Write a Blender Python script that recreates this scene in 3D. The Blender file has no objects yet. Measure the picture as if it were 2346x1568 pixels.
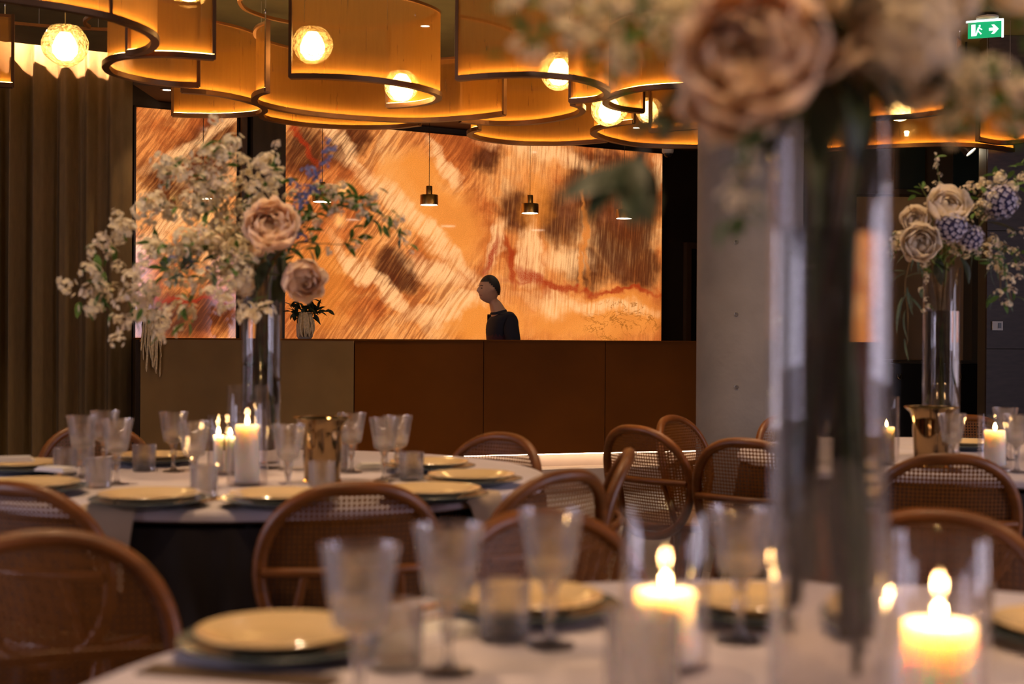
import bpy, bmesh, math, random
from mathutils import Vector, Matrix, Euler, noise

random.seed(11)
sc = bpy.context.scene
col = sc.collection
PI = math.pi

# ------------------------------------------------------------------ camera
FPX, CX, CY = 3050.0, 1173.0, 784.0
CAM = Vector((0.0, 0.0, 1.19))
PITCH, ROLL = -9.0 / FPX, math.radians(0.35)
cam_d = bpy.data.cameras.new('camera')
cam_o = bpy.data.objects.new('camera', cam_d)
col.objects.link(cam_o)
M3 = Matrix.Rotation(PI / 2 + PITCH, 3, 'X') @ Matrix.Rotation(ROLL, 3, 'Z')
cam_o.matrix_world = Matrix.Translation(CAM) @ M3.to_4x4()
cam_d.sensor_width = 36.0
cam_d.lens = FPX / 2346.0 * 36.0
cam_d.clip_start = 0.05
cam_d.clip_end = 100
cam_d.dof.use_dof = True
cam_d.dof.focus_distance = 9.2
cam_d.dof.aperture_fstop = 2.5
sc.camera = cam_o

# ------------------------------------------------------------------ view, world, large lights
vs = sc.view_settings
vs.view_transform = 'Standard'
vs.look = 'None'
vs.gamma = 1.0
vs.use_curve_mapping = False
vs.exposure = 0.08
cy = sc.cycles
cy.max_bounces = 10
cy.diffuse_bounces = 2
cy.glossy_bounces = 4
cy.transmission_bounces = 9
cy.transparent_max_bounces = 14
cy.caustics_reflective = False
cy.caustics_refractive = False
cy.sample_clamp_indirect = 4.0
cy.sample_clamp_direct = 0.0
cy.use_denoising = True
cy.use_adaptive_sampling = True
cy.adaptive_threshold = 0.12
cy.blur_glossy = 0.5

world = bpy.data.worlds.new('world')
sc.world = world
world.use_nodes = True
world.node_tree.nodes['Background'].inputs[0].default_value = (0.55, 0.58, 0.75, 1)
world.node_tree.nodes['Background'].inputs[1].default_value = 0.02


def area_light(name, loc, rot, sx, sy, power, color):
    l = bpy.data.lights.new(name, 'AREA')
    l.shape = 'RECTANGLE'
    l.size, l.size_y = sx, sy
    l.energy = power
    l.color = color
    o = bpy.data.objects.new(name, l)
    o.location = loc
    o.rotation_euler = rot
    col.objects.link(o)
    return o


# dusk daylight through the tall windows behind and beside the camera
DAY = (0.90, 0.80, 1.0)
# (wall side, y, width)
WINDOWS = [(-1, 0.2, 1.5), (-1, 3.0, 1.5), (1, 0.6, 1.5), (1, 3.2, 1.5)]
for ws, wy, ww in WINDOWS:
    area_light('window_daylight', (-6.38 if ws < 0 else 5.88, wy, 1.75), (PI / 2, 0, -PI / 2 if ws < 0 else PI / 2), ww, 2.1, 95 if wy < 2 else 50, DAY)


# ------------------------------------------------------------------ pixel helpers (photo frame 2346 x 1568)
def ray(px, py):
    return M3 @ Vector(((px - CX) / FPX, -(py - CY) / FPX, -1.0))


def P(px, py, d):
    r = ray(px, py)
    return CAM + r * (d / r.y)


def G(px, py, z):
    r = ray(px, py)
    return CAM + r * ((z - CAM.z) / r.z)


# ------------------------------------------------------------------ mesh builder
class MB:
    def __init__(self):
        self.v, self.f = [], []

    def add(self, vs_, fs):
        o = len(self.v)
        self.v += [Vector(p) for p in vs_]
        self.f += [tuple(i + o for i in q) for q in fs]
        return self

    def box(self, c, s, rot=None):
        hx, hy, hz = s[0] / 2, s[1] / 2, s[2] / 2
        vs_ = [Vector((x, y, z)) for x in (-hx, hx) for y in (-hy, hy) for z in (-hz, hz)]
        if rot is not None:
            vs_ = [rot @ p for p in vs_]
        vs_ = [p + Vector(c) for p in vs_]
        return self.add(vs_, [(0, 1, 3, 2), (4, 6, 7, 5), (0, 4, 5, 1), (2, 3, 7, 6), (0, 2, 6, 4), (1, 5, 7, 3)])

    def prism(self, poly, z0, z1):
        n = len(poly)
        vs_ = [(p[0], p[1], z0) for p in poly] + [(p[0], p[1], z1) for p in poly]
        fs = [tuple(range(n))[::-1], tuple(range(n, 2 * n))]
        fs += [(i, (i + 1) % n, n + (i + 1) % n, n + i) for i in range(n)]
        return self.add(vs_, fs)

    def lathe(self, prof, segs=24, c=(0, 0, 0), ribs=0, rib_amp=0.0, rib_range=(0, 0), closed=False):
        vs_, fs = [], []
        n = len(prof)
        for (r, z) in prof:
            for k in range(segs):
                a = 2 * PI * k / segs
                rr = r
                if ribs and rib_range[0] <= z <= rib_range[1]:
                    rr = r * (1 + rib_amp * math.cos(ribs * a))
                vs_.append((c[0] + rr * math.cos(a), c[1] + rr * math.sin(a), c[2] + z))
        m = n if closed else n - 1
        for i in range(m):
            j = (i + 1) % n
            for k in range(segs):
                k2 = (k + 1) % segs
                fs.append((i * segs + k, i * segs + k2, j * segs + k2, j * segs + k))
        if not closed:
            if prof[0][0] > 1e-5:
                fs.append(tuple(range(segs))[::-1])
            if prof[-1][0] > 1e-5:
                fs.append(tuple((n - 1) * segs + k for k in range(segs)))
        return self.add(vs_, fs)

    def tube(self, pts, rad, segs=8, closed=False, flat=1.0, caps=True):
        pts = [Vector(p) for p in pts]
        n = len(pts)
        rads = rad if isinstance(rad, (list, tuple)) else [rad] * n
        vs_, fs = [], []
        up = None
        for i in range(n):
            a = pts[(i - 1) % n] if (closed or i > 0) else pts[i]
            b = pts[(i + 1) % n] if (closed or i < n - 1) else pts[i]
            t = (b - a)
            t = t.normalized() if t.length > 1e-9 else Vector((0, 0, 1))
            if up is None:
                up = Vector((0, 0, 1)) if abs(t.z) < 0.9 else Vector((1, 0, 0))
            s = t.cross(up)
            if s.length < 1e-6:
                s = t.orthogonal()
            s.normalize()
            up = s.cross(t).normalized()
            for k in range(segs):
                an = 2 * PI * k / segs
                vs_.append(pts[i] + s * (math.cos(an) * rads[i]) + up * (math.sin(an) * rads[i] * flat))
        m = n if closed else n - 1
        for i in range(m):
            j = (i + 1) % n
            for k in range(segs):
                k2 = (k + 1) % segs
                fs.append((i * segs + k, i * segs + k2, j * segs + k2, j * segs + k))
        if caps and not closed:
            fs.append(tuple(range(segs))[::-1])
            fs.append(tuple((n - 1) * segs + k for k in range(segs)))
        return self.add(vs_, fs)

    def grid(self, nu, nv, fn):
        vs_ = [fn(i / (nu - 1), j / (nv - 1)) for i in range(nu) for j in range(nv)]
        fs = [(i * nv + j, (i + 1) * nv + j, (i + 1) * nv + j + 1, i * nv + j + 1) for i in range(nu - 1) for j in range(nv - 1)]
        return self.add(vs_, fs)

    def sweep(self, path, normals, sect, z0):
        """sweep a closed (offset, height) section along a plan path"""
        m = len(sect)
        vs_, fs = [], []
        for p, nn in zip(path, normals):
            for (o, h) in sect:
                vs_.append((p[0] + nn[0] * o, p[1] + nn[1] * o, z0 + h))
        for i in range(len(path) - 1):
            for k in range(m):
                k2 = (k + 1) % m
                fs.append((i * m + k, i * m + k2, (i + 1) * m + k2, (i + 1) * m + k))
        fs.append(tuple(range(m))[::-1])
        fs.append(tuple((len(path) - 1) * m + k for k in range(m)))
        return self.add(vs_, fs)

    def mesh(self, name, mat, smooth=False, origin=None):
        me = bpy.data.meshes.new(name)
        o = Vector(origin) if origin is not None else Vector((0, 0, 0))
        me.from_pydata([p - o for p in self.v], [], self.f)
        if mat is not None:
            me.materials.append(mat)
        if smooth:
            me.polygons.foreach_set('use_smooth', [True] * len(me.polygons))
        me.validate()
        bm = bmesh.new()
        bm.from_mesh(me)
        bmesh.ops.recalc_face_normals(bm, faces=bm.faces)
        bm.to_mesh(me)
        bm.free()
        if smooth:
            try:
                me.set_sharp_from_angle(angle=math.radians(48))
            except Exception:
                pass
        me.update()
        return me


def link(name, me, parent=None, loc=None, rot=None, scale=None):
    o = bpy.data.objects.new(name, me)
    col.objects.link(o)
    if loc is not None:
        o.location = loc
    if rot is not None:
        o.rotation_euler = rot
    if scale is not None:
        o.scale = scale if isinstance(scale, (tuple, list)) else (scale,) * 3
    if parent is not None:
        o.parent = parent
    return o


def tag(o, label, cat, group=None, kind=None):
    if label:
        o['label'] = label
    if cat:
        o['category'] = cat
    if group:
        o['group'] = group
    if kind:
        o['kind'] = kind
    return o


def thing(name, loc, label, cat, rotz=0.0, group=None):
    e = bpy.data.objects.new(name, None)
    col.objects.link(e)
    e.location = loc
    e.rotation_euler = (0, 0, rotz)
    e.empty_display_size = 0.05
    return tag(e, label, cat, group)


def part(name, mb, mat, parent, smooth=False):
    """mesh given in world coordinates, stored relative to an unrotated parent"""
    return link(name, mb.mesh(name, mat, smooth, parent.location), parent)


def single(name, mb, mat, label, cat, smooth=False, origin=(0, 0, 0), group=None):
    o = link(name, mb.mesh(name, mat, smooth, origin), None, origin)
    return tag(o, label, cat, group)


def struct(name, mb, mat, smooth=False, label=None):
    o = link(name, mb.mesh(name, mat, smooth))
    return tag(o, label, None, None, 'structure')


def catmull(pts, per=7):
    out = []
    n = len(pts)
    for i in range(n - 1):
        p0 = pts[max(i - 1, 0)]
        p1, p2 = pts[i], pts[i + 1]
        p3 = pts[min(i + 2, n - 1)]
        for k in range(per):
            t = k / per
            t2, t3 = t * t, t * t * t
            out.append(0.5 * ((2 * p1) + (p2 - p0) * t + (2 * p0 - 5 * p1 + 4 * p2 - p3) * t2 + (3 * p1 - p0 - 3 * p2 + p3) * t3))
    out.append(pts[-1].copy())
    return out


# ------------------------------------------------------------------ materials
def newmat(name):
    m = bpy.data.materials.new(name)
    m.use_nodes = True
    nt = m.node_tree
    for n in list(nt.nodes):
        nt.nodes.remove(n)
    out = nt.nodes.new('ShaderNodeOutputMaterial')
    return m, nt, out


def nd(nt, kind, **kw):
    n = nt.nodes.new(kind)
    for k, v in kw.items():
        setattr(n, k, v)
    return n


def c4(c):
    return (c[0], c[1], c[2], 1.0)


def pbr(name, color, rough=0.5, metal=0.0, spec=0.5, vary=0.0, vscale=6.0, bump=0.0, bscale=40.0, stretch=(1, 1, 1), sheen=0.0,
        emit=None, estr=0.0, sss=0.0, coat=0.0, color2=None):
    m, nt, out = newmat(name)
    b = nd(nt, 'ShaderNodeBsdfPrincipled')
    b.inputs['Base Color'].default_value = c4(color)
    b.inputs['Roughness'].default_value = rough
    b.inputs['Metallic'].default_value = metal
    b.inputs['Specular IOR Level'].default_value = spec
    b.inputs['Sheen Weight'].default_value = sheen
    b.inputs['Coat Weight'].default_value = coat
    if emit:
        b.inputs['Emission Color'].default_value = c4(emit)
        b.inputs['Emission Strength'].default_value = estr
    if sss:
        b.inputs['Subsurface Weight'].default_value = sss
        b.inputs['Subsurface Radius'].default_value = (1.0, 0.65, 0.36)
        b.inputs['Subsurface Scale'].default_value = 0.07
    nt.links.new(b.outputs[0], out.inputs[0])
    if vary or bump or color2:
        tc = nd(nt, 'ShaderNodeTexCoord')
        mp = nd(nt, 'ShaderNodeMapping')
        mp.inputs['Scale'].default_value = stretch
        nt.links.new(tc.outputs['Object'], mp.inputs[0])
        if vary or color2:
            nz = nd(nt, 'ShaderNodeTexNoise')
            nz.inputs['Scale'].default_value = vscale
            nz.inputs['Detail'].default_value = 5
            nt.links.new(mp.outputs[0], nz.inputs['Vector'])
            rp = nd(nt, 'ShaderNodeValToRGB')
            lo = color2 if color2 else tuple(max(0, x * (1 - vary)) for x in color)
            hi = color if color2 else tuple(min(1, x * (1 + vary)) for x in color)
            rp.color_ramp.elements[0].color = c4(lo)
            rp.color_ramp.elements[0].position = 0.3
            rp.color_ramp.elements[1].color = c4(hi)
            rp.color_ramp.elements[1].position = 0.7
            nt.links.new(nz.outputs['Fac'], rp.inputs[0])
            nt.links.new(rp.outputs[0], b.inputs['Base Color'])
        if bump:
            nb = nd(nt, 'ShaderNodeTexNoise')
            nb.inputs['Scale'].default_value = bscale
            nb.inputs['Detail'].default_value = 4
            nt.links.new(mp.outputs[0], nb.inputs['Vector'])
            bp = nd(nt, 'ShaderNodeBump')
            bp.inputs['Strength'].default_value = bump
            bp.inputs['Distance'].default_value = 0.01
            nt.links.new(nb.outputs['Fac'], bp.inputs['Height'])
            nt.links.new(bp.outputs[0], b.inputs['Normal'])
    return m


def emis(name, color, strength):
    m, nt, out = newmat(name)
    e = nd(nt, 'ShaderNodeEmission')
    e.inputs[0].default_value = c4(color)
    e.inputs[1].default_value = strength
    nt.links.new(e.outputs[0], out.inputs[0])
    return m


def thin_glass(name, tint=(1, 1, 1), ior=1.45, milky=0.0, milk=(0.8, 0.75, 0.8), rough=0.02, bump=0.0, bscale=12.0, bstretch=(1, 1, 1), boost=1.0, swirl=0.0):
    """clear thin-walled glass: straight-through transmission plus a Fresnel reflection, optionally a little hazy"""
    m, nt, out = newmat(name)
    tr = nd(nt, 'ShaderNodeBsdfTransparent')
    tr.inputs[0].default_value = c4(tint)
    gl = nd(nt, 'ShaderNodeBsdfGlossy')
    gl.inputs['Roughness'].default_value = rough
    lw = nd(nt, 'ShaderNodeLayerWeight')
    lw.inputs['Blend'].default_value = 0.5
    pw_ = nd(nt, 'ShaderNodeMath', operation='POWER')
    pw_.inputs[1].default_value = 4.0
    nt.links.new(lw.outputs['Facing'], pw_.inputs[0])
    f0 = ((ior - 1) / (ior + 1)) ** 2
    fr = nd(nt, 'ShaderNodeMath', operation='MULTIPLY_ADD')
    fr.inputs[1].default_value = 0.62
    fr.inputs[2].default_value = f0
    nt.links.new(pw_.outputs[0], fr.inputs[0])
    body = tr.outputs[0]
    if milky:
        df = nd(nt, 'ShaderNodeBsdfDiffuse')
        df.inputs[0].default_value = c4(milk)
        tl = nd(nt, 'ShaderNodeBsdfTranslucent')
        tl.inputs[0].default_value = c4(milk)
        mx = nd(nt, 'ShaderNodeMixShader')
        nt.links.new(df.outputs[0], mx.inputs[1])
        nt.links.new(tl.outputs[0], mx.inputs[2])
        m2 = nd(nt, 'ShaderNodeMixShader')
        m2.inputs[0].default_value = milky
        if swirl:
            tcs = nd(nt, 'ShaderNodeTexCoord')
            nzs = nd(nt, 'ShaderNodeTexNoise')
            nzs.inputs['Scale'].default_value = swirl
            nzs.inputs['Detail'].default_value = 2
            nzs.inputs['Distortion'].default_value = 4.0
            nt.links.new(tcs.outputs['Object'], nzs.inputs['Vector'])
            mrs = nd(nt, 'ShaderNodeMapRange', interpolation_type='SMOOTHSTEP')
            for k_, v_ in (('From Min', 0.42), ('From Max', 0.62), ('To Min', milky * 0.35), ('To Max', milky * 2.2)):
                mrs.inputs[k_].default_value = v_
            nt.links.new(nzs.outputs['Fac'], mrs.inputs[0])
            nt.links.new(mrs.outputs[0], m2.inputs[0])
        nt.links.new(tr.outputs[0], m2.inputs[1])
        nt.links.new(mx.outputs[0], m2.inputs[2])
        body = m2.outputs[0]
    fac = fr.outputs[0]
    if boost != 1.0:
        mt = nd(nt, 'ShaderNodeMath', operation='MULTIPLY', use_clamp=True)
        mt.inputs[1].default_value = boost
        nt.links.new(fac, mt.inputs[0])
        fac = mt.outputs[0]
    m3 = nd(nt, 'ShaderNodeMixShader')
    nt.links.new(fac, m3.inputs[0])
    nt.links.new(body, m3.inputs[1])
    nt.links.new(gl.outputs[0], m3.inputs[2])
    nt.links.new(m3.outputs[0], out.inputs[0])
    if bump:
        tc = nd(nt, 'ShaderNodeTexCoord')
        mp = nd(nt, 'ShaderNodeMapping')
        mp.inputs['Scale'].default_value = bstretch
        nz = nd(nt, 'ShaderNodeTexNoise')
        nz.inputs['Scale'].default_value = bscale
        nz.inputs['Distortion'].default_value = 2.5
        bp = nd(nt, 'ShaderNodeBump')
        bp.inputs['Strength'].default_value = bump
        bp.inputs['Distance'].default_value = 0.02
        nt.links.new(tc.outputs['Object'], mp.inputs[0])
        nt.links.new(mp.outputs[0], nz.inputs['Vector'])
        nt.links.new(nz.outputs['Fac'], bp.inputs['Height'])
        nt.links.new(bp.outputs[0], gl.inputs['Normal'])
        nt.links.new(bp.outputs[0], lw.inputs['Normal'])
    return m


def mesh_fabric(name, color, open_=0.4):
    """fine woven metal mesh: part open, part lit from both sides"""
    m, nt, out = newmat(name)
    tc = nd(nt, 'ShaderNodeTexCoord')
    mp = nd(nt, 'ShaderNodeMapping')
    mp.inputs['Scale'].default_value = (9, 9, 0.6)
    nz = nd(nt, 'ShaderNodeTexNoise')
    nz.inputs['Scale'].default_value = 5
    nz.inputs['Detail'].default_value = 3
    nz.inputs['Distortion'].default_value = 1.5
    nt.links.new(tc.outputs['Object'], mp.inputs[0])
    nt.links.new(mp.outputs[0], nz.inputs['Vector'])
    mr = nd(nt, 'ShaderNodeMapRange')
    mr.inputs['From Min'].default_value = 0.3
    mr.inputs['From Max'].default_value = 0.7
    mr.inputs['To Min'].default_value = open_ - 0.025
    mr.inputs['To Max'].default_value = open_ + 0.025
    nt.links.new(nz.outputs['Fac'], mr.inputs[0])
    df = nd(nt, 'ShaderNodeBsdfDiffuse')
    df.inputs[0].default_value = c4(color)
    tl = nd(nt, 'ShaderNodeBsdfTranslucent')
    tl.inputs[0].default_value = c4(color)
    mx = nd(nt, 'ShaderNodeMixShader')
    mx.inputs[0].default_value = 0.42
    nt.links.new(df.outputs[0], mx.inputs[1])
    nt.links.new(tl.outputs[0], mx.inputs[2])
    tr = nd(nt, 'ShaderNodeBsdfTransparent')
    tr.inputs[0].default_value = (1, 0.93, 0.82, 1)
    m2 = nd(nt, 'ShaderNodeMixShader')
    nt.links.new(mr.outputs[0], m2.inputs[0])
    nt.links.new(mx.outputs[0], m2.inputs[1])
    nt.links.new(tr.outputs[0], m2.inputs[2])
    nt.links.new(m2.outputs[0], out.inputs[0])
    return m


def cane_material(name, color, pitch=0.0125, hole=0.30):
    m, nt, out = newmat(name)
    tc = nd(nt, 'ShaderNodeTexCoord')
    v1 = nd(nt, 'ShaderNodeVectorMath', operation='MULTIPLY')
    v1.inputs[1].default_value = (1 / pitch, 0, 1 / pitch)
    v2 = nd(nt, 'ShaderNodeVectorMath', operation='FRACTION')
    v3 = nd(nt, 'ShaderNodeVectorMath', operation='SUBTRACT')
    v3.inputs[1].default_value = (0.5, 0, 0.5)
    v4 = nd(nt, 'ShaderNodeVectorMath', operation='LENGTH')
    lt = nd(nt, 'ShaderNodeMath', operation='LESS_THAN')
    lt.inputs[1].default_value = hole
    nt.links.new(tc.outputs['Object'], v1.inputs[0])
    nt.links.new(v1.outputs[0], v2.inputs[0])
    nt.links.new(v2.outputs[0], v3.inputs[0])
    nt.links.new(v3.outputs[0], v4.inputs[0])
    nt.links.new(v4.outputs['Value'], lt.inputs[0])
    b = nd(nt, 'ShaderNodeBsdfPrincipled')
    b.inputs['Roughness'].default_value = 0.5
    nz = nd(nt, 'ShaderNodeTexNoise')
    nz.inputs['Scale'].default_value = 60
    rp = nd(nt, 'ShaderNodeValToRGB')
    rp.color_ramp.elements[0].color = c4(tuple(x * 0.6 for x in color))
    rp.color_ramp.elements[1].color = c4(tuple(min(1, x * 1.25) for x in color))
    nt.links.new(tc.outputs['Object'], nz.inputs['Vector'])
    nt.links.new(nz.outputs['Fac'], rp.inputs[0])
    nt.links.new(rp.outputs[0], b.inputs['Base Color'])
    tl = nd(nt, 'ShaderNodeBsdfTranslucent')
    nt.links.new(rp.outputs[0], tl.inputs[0])
    ma = nd(nt, 'ShaderNodeMixShader')
    ma.inputs[0].default_value = 0.25
    nt.links.new(b.outputs[0], ma.inputs[1])
    nt.links.new(tl.outputs[0], ma.inputs[2])
    tr = nd(nt, 'ShaderNodeBsdfTransparent')
    mx = nd(nt, 'ShaderNodeMixShader')
    nt.links.new(lt.outputs[0], mx.inputs[0])
    nt.links.new(ma.outputs[0], mx.inputs[1])
    nt.links.new(tr.outputs[0], mx.inputs[2])
    nt.links.new(mx.outputs[0], out.inputs[0])
    return m


def petal(name, color, vary=0.12, vscale=25, thru=0.42):
    m = pbr(name, color, 0.7, vary=vary, vscale=vscale)
    nt = m.node_tree
    b = next(n for n in nt.nodes if n.type == 'BSDF_PRINCIPLED')
    out = next(n for n in nt.nodes if n.type == 'OUTPUT_MATERIAL')
    rp = next(n for n in nt.nodes if n.type == 'VALTORGB')
    tl = nd(nt, 'ShaderNodeBsdfTranslucent')
    nt.links.new(rp.outputs[0], tl.inputs[0])
    mx = nd(nt, 'ShaderNodeMixShader')
    mx.inputs[0].default_value = thru
    nt.links.new(b.outputs[0], mx.inputs[1])
    nt.links.new(tl.outputs[0], mx.inputs[2])
    nt.links.new(mx.outputs[0], out.inputs[0])
    return m


WARM = (1.0, 0.58, 0.20)
M = {
    'floor': pbr('stone_floor', (0.20, 0.155, 0.115), 0.28, vary=0.15, vscale=3, bump=0.05),
    'ceiling': pbr('ceiling_paint', (0.105, 0.098, 0.060), 0.85, vary=0.1),
    'soffit': pbr('soffit_paint', (0.085, 0.050, 0.032), 0.7, vary=0.08),
    'wall_dark': pbr('dark_brown_wall', (0.030, 0.017, 0.010), 0.6, vary=0.2, vscale=2),
    'wall_plain': pbr('taupe_wall', (0.30, 0.23, 0.17), 0.8, vary=0.1),
    'column': pbr('concrete', (0.30, 0.255, 0.21), 0.8, vary=0.16, vscale=2.6, bump=0.30, bscale=16),
    'pier': pbr('dark_timber', (0.060, 0.038, 0.020), 0.5, vary=0.35, vscale=9, stretch=(1, 1, 0.15)),
    'pier_trim': pbr('walnut_trim', (0.10, 0.050, 0.022), 0.45, vary=0.3, vscale=14, stretch=(1, 1, 0.1)),
    'bar_brown': pbr('bronze_panel', (0.15, 0.047, 0.004), 0.6, spec=0.08, vary=0.12, vscale=2),
    'bar_grey': pbr('taupe_stone_panel', (0.25, 0.155, 0.062), 0.65, spec=0.1, vary=0.10, vscale=3, bump=0.03),
    'bar_edge': pbr('bar_edge_metal', (0.035, 0.022, 0.014), 0.35, metal=0.6),
    'plinth': pbr('pale_stone_plinth', (0.55, 0.42, 0.31), 0.35, vary=0.06, vscale=5),
    'curtain': pbr('olive_velvet', (0.22, 0.140, 0.055), 0.85, vary=0.08, vscale=30, bump=0.06, bscale=160, stretch=(1, 1, 0.3)),
    'bronze': pbr('bronze_rail', (0.145, 0.070, 0.030), 0.38, metal=0.75, vary=0.1),
    'bronze_light': pbr('copper_rail', (0.30, 0.13, 0.045), 0.35, metal=0.75),
    'mesh': mesh_fabric('bronze_mesh', (0.56, 0.25, 0.050), 0.46),
    'led': emis('led_strip', (1.0, 0.56, 0.16), 52.0),
    'cove_led': emis('cove_led', (1.0, 0.60, 0.40), 2200.0),
    'bar_led': emis('bar_led', (1.0, 0.72, 0.50), 16.0),
    'bulb': emis('bulb_glow', (1.0, 0.66, 0.28), 30.0),
    'lens': emis('downlight_lens', (1.0, 0.85, 0.66), 30.0),
    'pend_lens': emis('pendant_lens', (1.0, 0.85, 0.6), 14.0),
    'globe': thin_glass('amber_rippled_glass', (1.0, 0.92, 0.70), 1.6, milky=0.24, milk=(1.0, 0.80, 0.42), rough=0.04, bump=1.0, bscale=2.2, boost=2.2, swirl=1.9),  # milky amber swirls painted in for the glow and caustics
    'wire': pbr('steel_wire', (0.45, 0.40, 0.33), 0.35, metal=0.9),
    'cord': pbr('brass_cord', (0.35, 0.25, 0.09), 0.5, metal=0.3),
    'brass': pbr('brushed_brass', (0.52, 0.32, 0.10), 0.30, metal=1.0, vary=0.15, vscale=30, stretch=(12, 12, 0.2)),
    'gold': pbr('gold_cutlery', (0.80, 0.48, 0.16), 0.22, metal=1.0),
    'bucket': pbr('polished_gold_steel', (0.27, 0.175, 0.085), 0.10, metal=1.0),
    'glass': thin_glass('clear_glass', (0.97, 0.96, 0.97), 1.45, boost=1.4),
    'crystal': None,
    'wax': pbr('ivory_wax', (0.96, 0.82, 0.68), 0.45, sss=0.85),
    'wick': pbr('charred_wick', (0.02, 0.015, 0.01), 0.9),
    'flame': emis('flame', (1.0, 0.62, 0.22), 90.0),
    'cloth': pbr('lilac_white_linen', (0.68, 0.59, 0.63), 0.85, vary=0.04, vscale=10, bump=0.12, bscale=240),
    'skirt': pbr('dark_plum_velvet', (0.016, 0.009, 0.008), 0.8),
    'napkin': pbr('beige_linen', (0.66, 0.49, 0.33), 0.9, vary=0.05, bump=0.2, bscale=300),
    'napkin_white': pbr('white_linen', (0.80, 0.74, 0.70), 0.9, bump=0.15, bscale=200),
    'plate': pbr('cream_glazed_china', (0.85, 0.60, 0.31), 0.16, vary=0.06, vscale=6, coat=0.3),
    'charger': pbr('slate_teal_stoneware', (0.075, 0.10, 0.105), 0.25, vary=0.2, vscale=8),
    'placemat': pbr('brown_leather_mat', (0.11, 0.065, 0.035), 0.55),
    'wood': pbr('teak_bentwood', (0.19, 0.055, 0.006), 0.42, vary=0.3, vscale=10, stretch=(1, 1, 3), coat=0.08),
    'cane': cane_material('woven_cane', (0.20, 0.068, 0.007)),
    'seat': pbr('tan_seat_leather', (0.22, 0.12, 0.055), 0.5, vary=0.1),
    'petal_white': petal('ivory_petal', (0.92, 0.79, 0.56), 0.12, 14, 0.42),
    'petal_cream': petal('cream_petal', (0.86, 0.73, 0.56), 0.12, 14, 0.42),
    'petal_blush': petal('blush_petal', (0.95, 0.70, 0.50), 0.1, 14, 0.5),
    'petal_blue': petal('delphinium_blue', (0.19, 0.22, 0.48), 0.12, 14, 0.42),
    'petal_violet': pbr('violet_hydrangea', (0.50, 0.44, 0.50), 0.7, vary=0.2, vscale=5),
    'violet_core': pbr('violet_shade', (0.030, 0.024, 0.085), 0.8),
    'leaf': petal('green_leaf', (0.085, 0.175, 0.025), 0.4, 14, 0.2),
    'leaf_dark': pbr('dark_leaf', (0.028, 0.042, 0.014), 0.5, vary=0.3, vscale=12),
    'leaf_blue': petal('sage_leaf', (0.13, 0.19, 0.12), 0.35, 14, 0.3),
    'stem': pbr('brown_green_stem', (0.22, 0.125, 0.032), 0.6, vary=0.4, vscale=20),
    'stem_green': pbr('green_stem', (0.19, 0.22, 0.035), 0.55, vary=0.3, vscale=20),
    'tassel': pbr('cream_amaranth', (0.80, 0.62, 0.36), 0.85, vary=0.2, vscale=60, bump=0.5, bscale=200),
    'ceramic': pbr('ivory_ceramic', (0.55, 0.47, 0.36), 0.5),
    'skin': pbr('skin', (0.62, 0.34, 0.20), 0.55),
    'hair': pbr('dark_hair', (0.018, 0.012, 0.010), 0.6),
    'navy': pbr('navy_knit', (0.012, 0.012, 0.022), 0.9),
    'trousers': pbr('black_cotton', (0.010, 0.010, 0.012), 0.9),
    'plum_stripe': pbr('plum_knit', (0.06, 0.016, 0.024), 0.9),
    'white_plastic': pbr('white_plastic', (0.62, 0.58, 0.54), 0.4),
    'black_plastic': pbr('black_plastic', (0.012, 0.012, 0.013), 0.35),
    'exit_green': pbr('exit_green', (0.005, 0.24, 0.09), 0.4, emit=(0.01, 0.42, 0.16), estr=0.9),
    'exit_white': pbr('exit_white', (0.8, 0.85, 0.85), 0.4, emit=(0.80, 0.95, 0.95), estr=1.8),
    'niche': pbr('beige_niche_plaster', (0.28, 0.185, 0.105), 0.75, vary=0.06),
    'cabinet': pbr('black_lacquer', (0.008, 0.007, 0.007), 0.35),
    'teal': pbr('dark_teal_glass', (0.022, 0.036, 0.034), 0.25),
    'olive_wall': pbr('dark_olive_wall', (0.050, 0.038, 0.022), 0.7),
    'slate_tile': pbr('dark_stone_tile', (0.040, 0.024, 0.020), 0.5, vary=0.3, vscale=12, stretch=(1, 1, 4)),
    'chrome': pbr('chrome', (0.75, 0.72, 0.68), 0.15, metal=1.0),
}
mw, nt_, out_ = newmat('vase_water')
_b = nd(nt_, 'ShaderNodeBsdfPrincipled')
_b.inputs['Base Color'].default_value = (0.93, 0.92, 0.86, 1)
_b.inputs['Transmission Weight'].default_value = 1.0
_b.inputs['Roughness'].default_value = 0.0
_b.inputs['IOR'].default_value = 1.33
nt_.links.new(_b.outputs[0], out_.inputs[0])
M['water'] = mw

# cut crystal: refracting glass with a pale haze painting in reflected table light
mc, nt_, out_ = newmat('cut_crystal')
_g = nd(nt_, 'ShaderNodeBsdfGlass')
_g.inputs['IOR'].default_value = 1.5
_g.inputs['Roughness'].default_value = 0.03
_g.inputs['Color'].default_value = (0.98, 0.97, 0.97, 1)
_t = nd(nt_, 'ShaderNodeBsdfTransparent')
_d = nd(nt_, 'ShaderNodeBsdfTranslucent')
_d.inputs[0].default_value = (0.9, 0.82, 0.82, 1)
_m1 = nd(nt_, 'ShaderNodeMixShader')
_m1.inputs[0].default_value = 0.42
_m2 = nd(nt_, 'ShaderNodeMixShader')
_m2.inputs[0].default_value = 0.08
nt_.links.new(_g.outputs[0], _m1.inputs[1])
nt_.links.new(_t.outputs[0], _m1.inputs[2])
nt_.links.new(_m1.outputs[0], _m2.inputs[1])
nt_.links.new(_d.outputs[0], _m2.inputs[2])
nt_.links.new(_m2.outputs[0], out_.inputs[0])
M['crystal'] = mc

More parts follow.
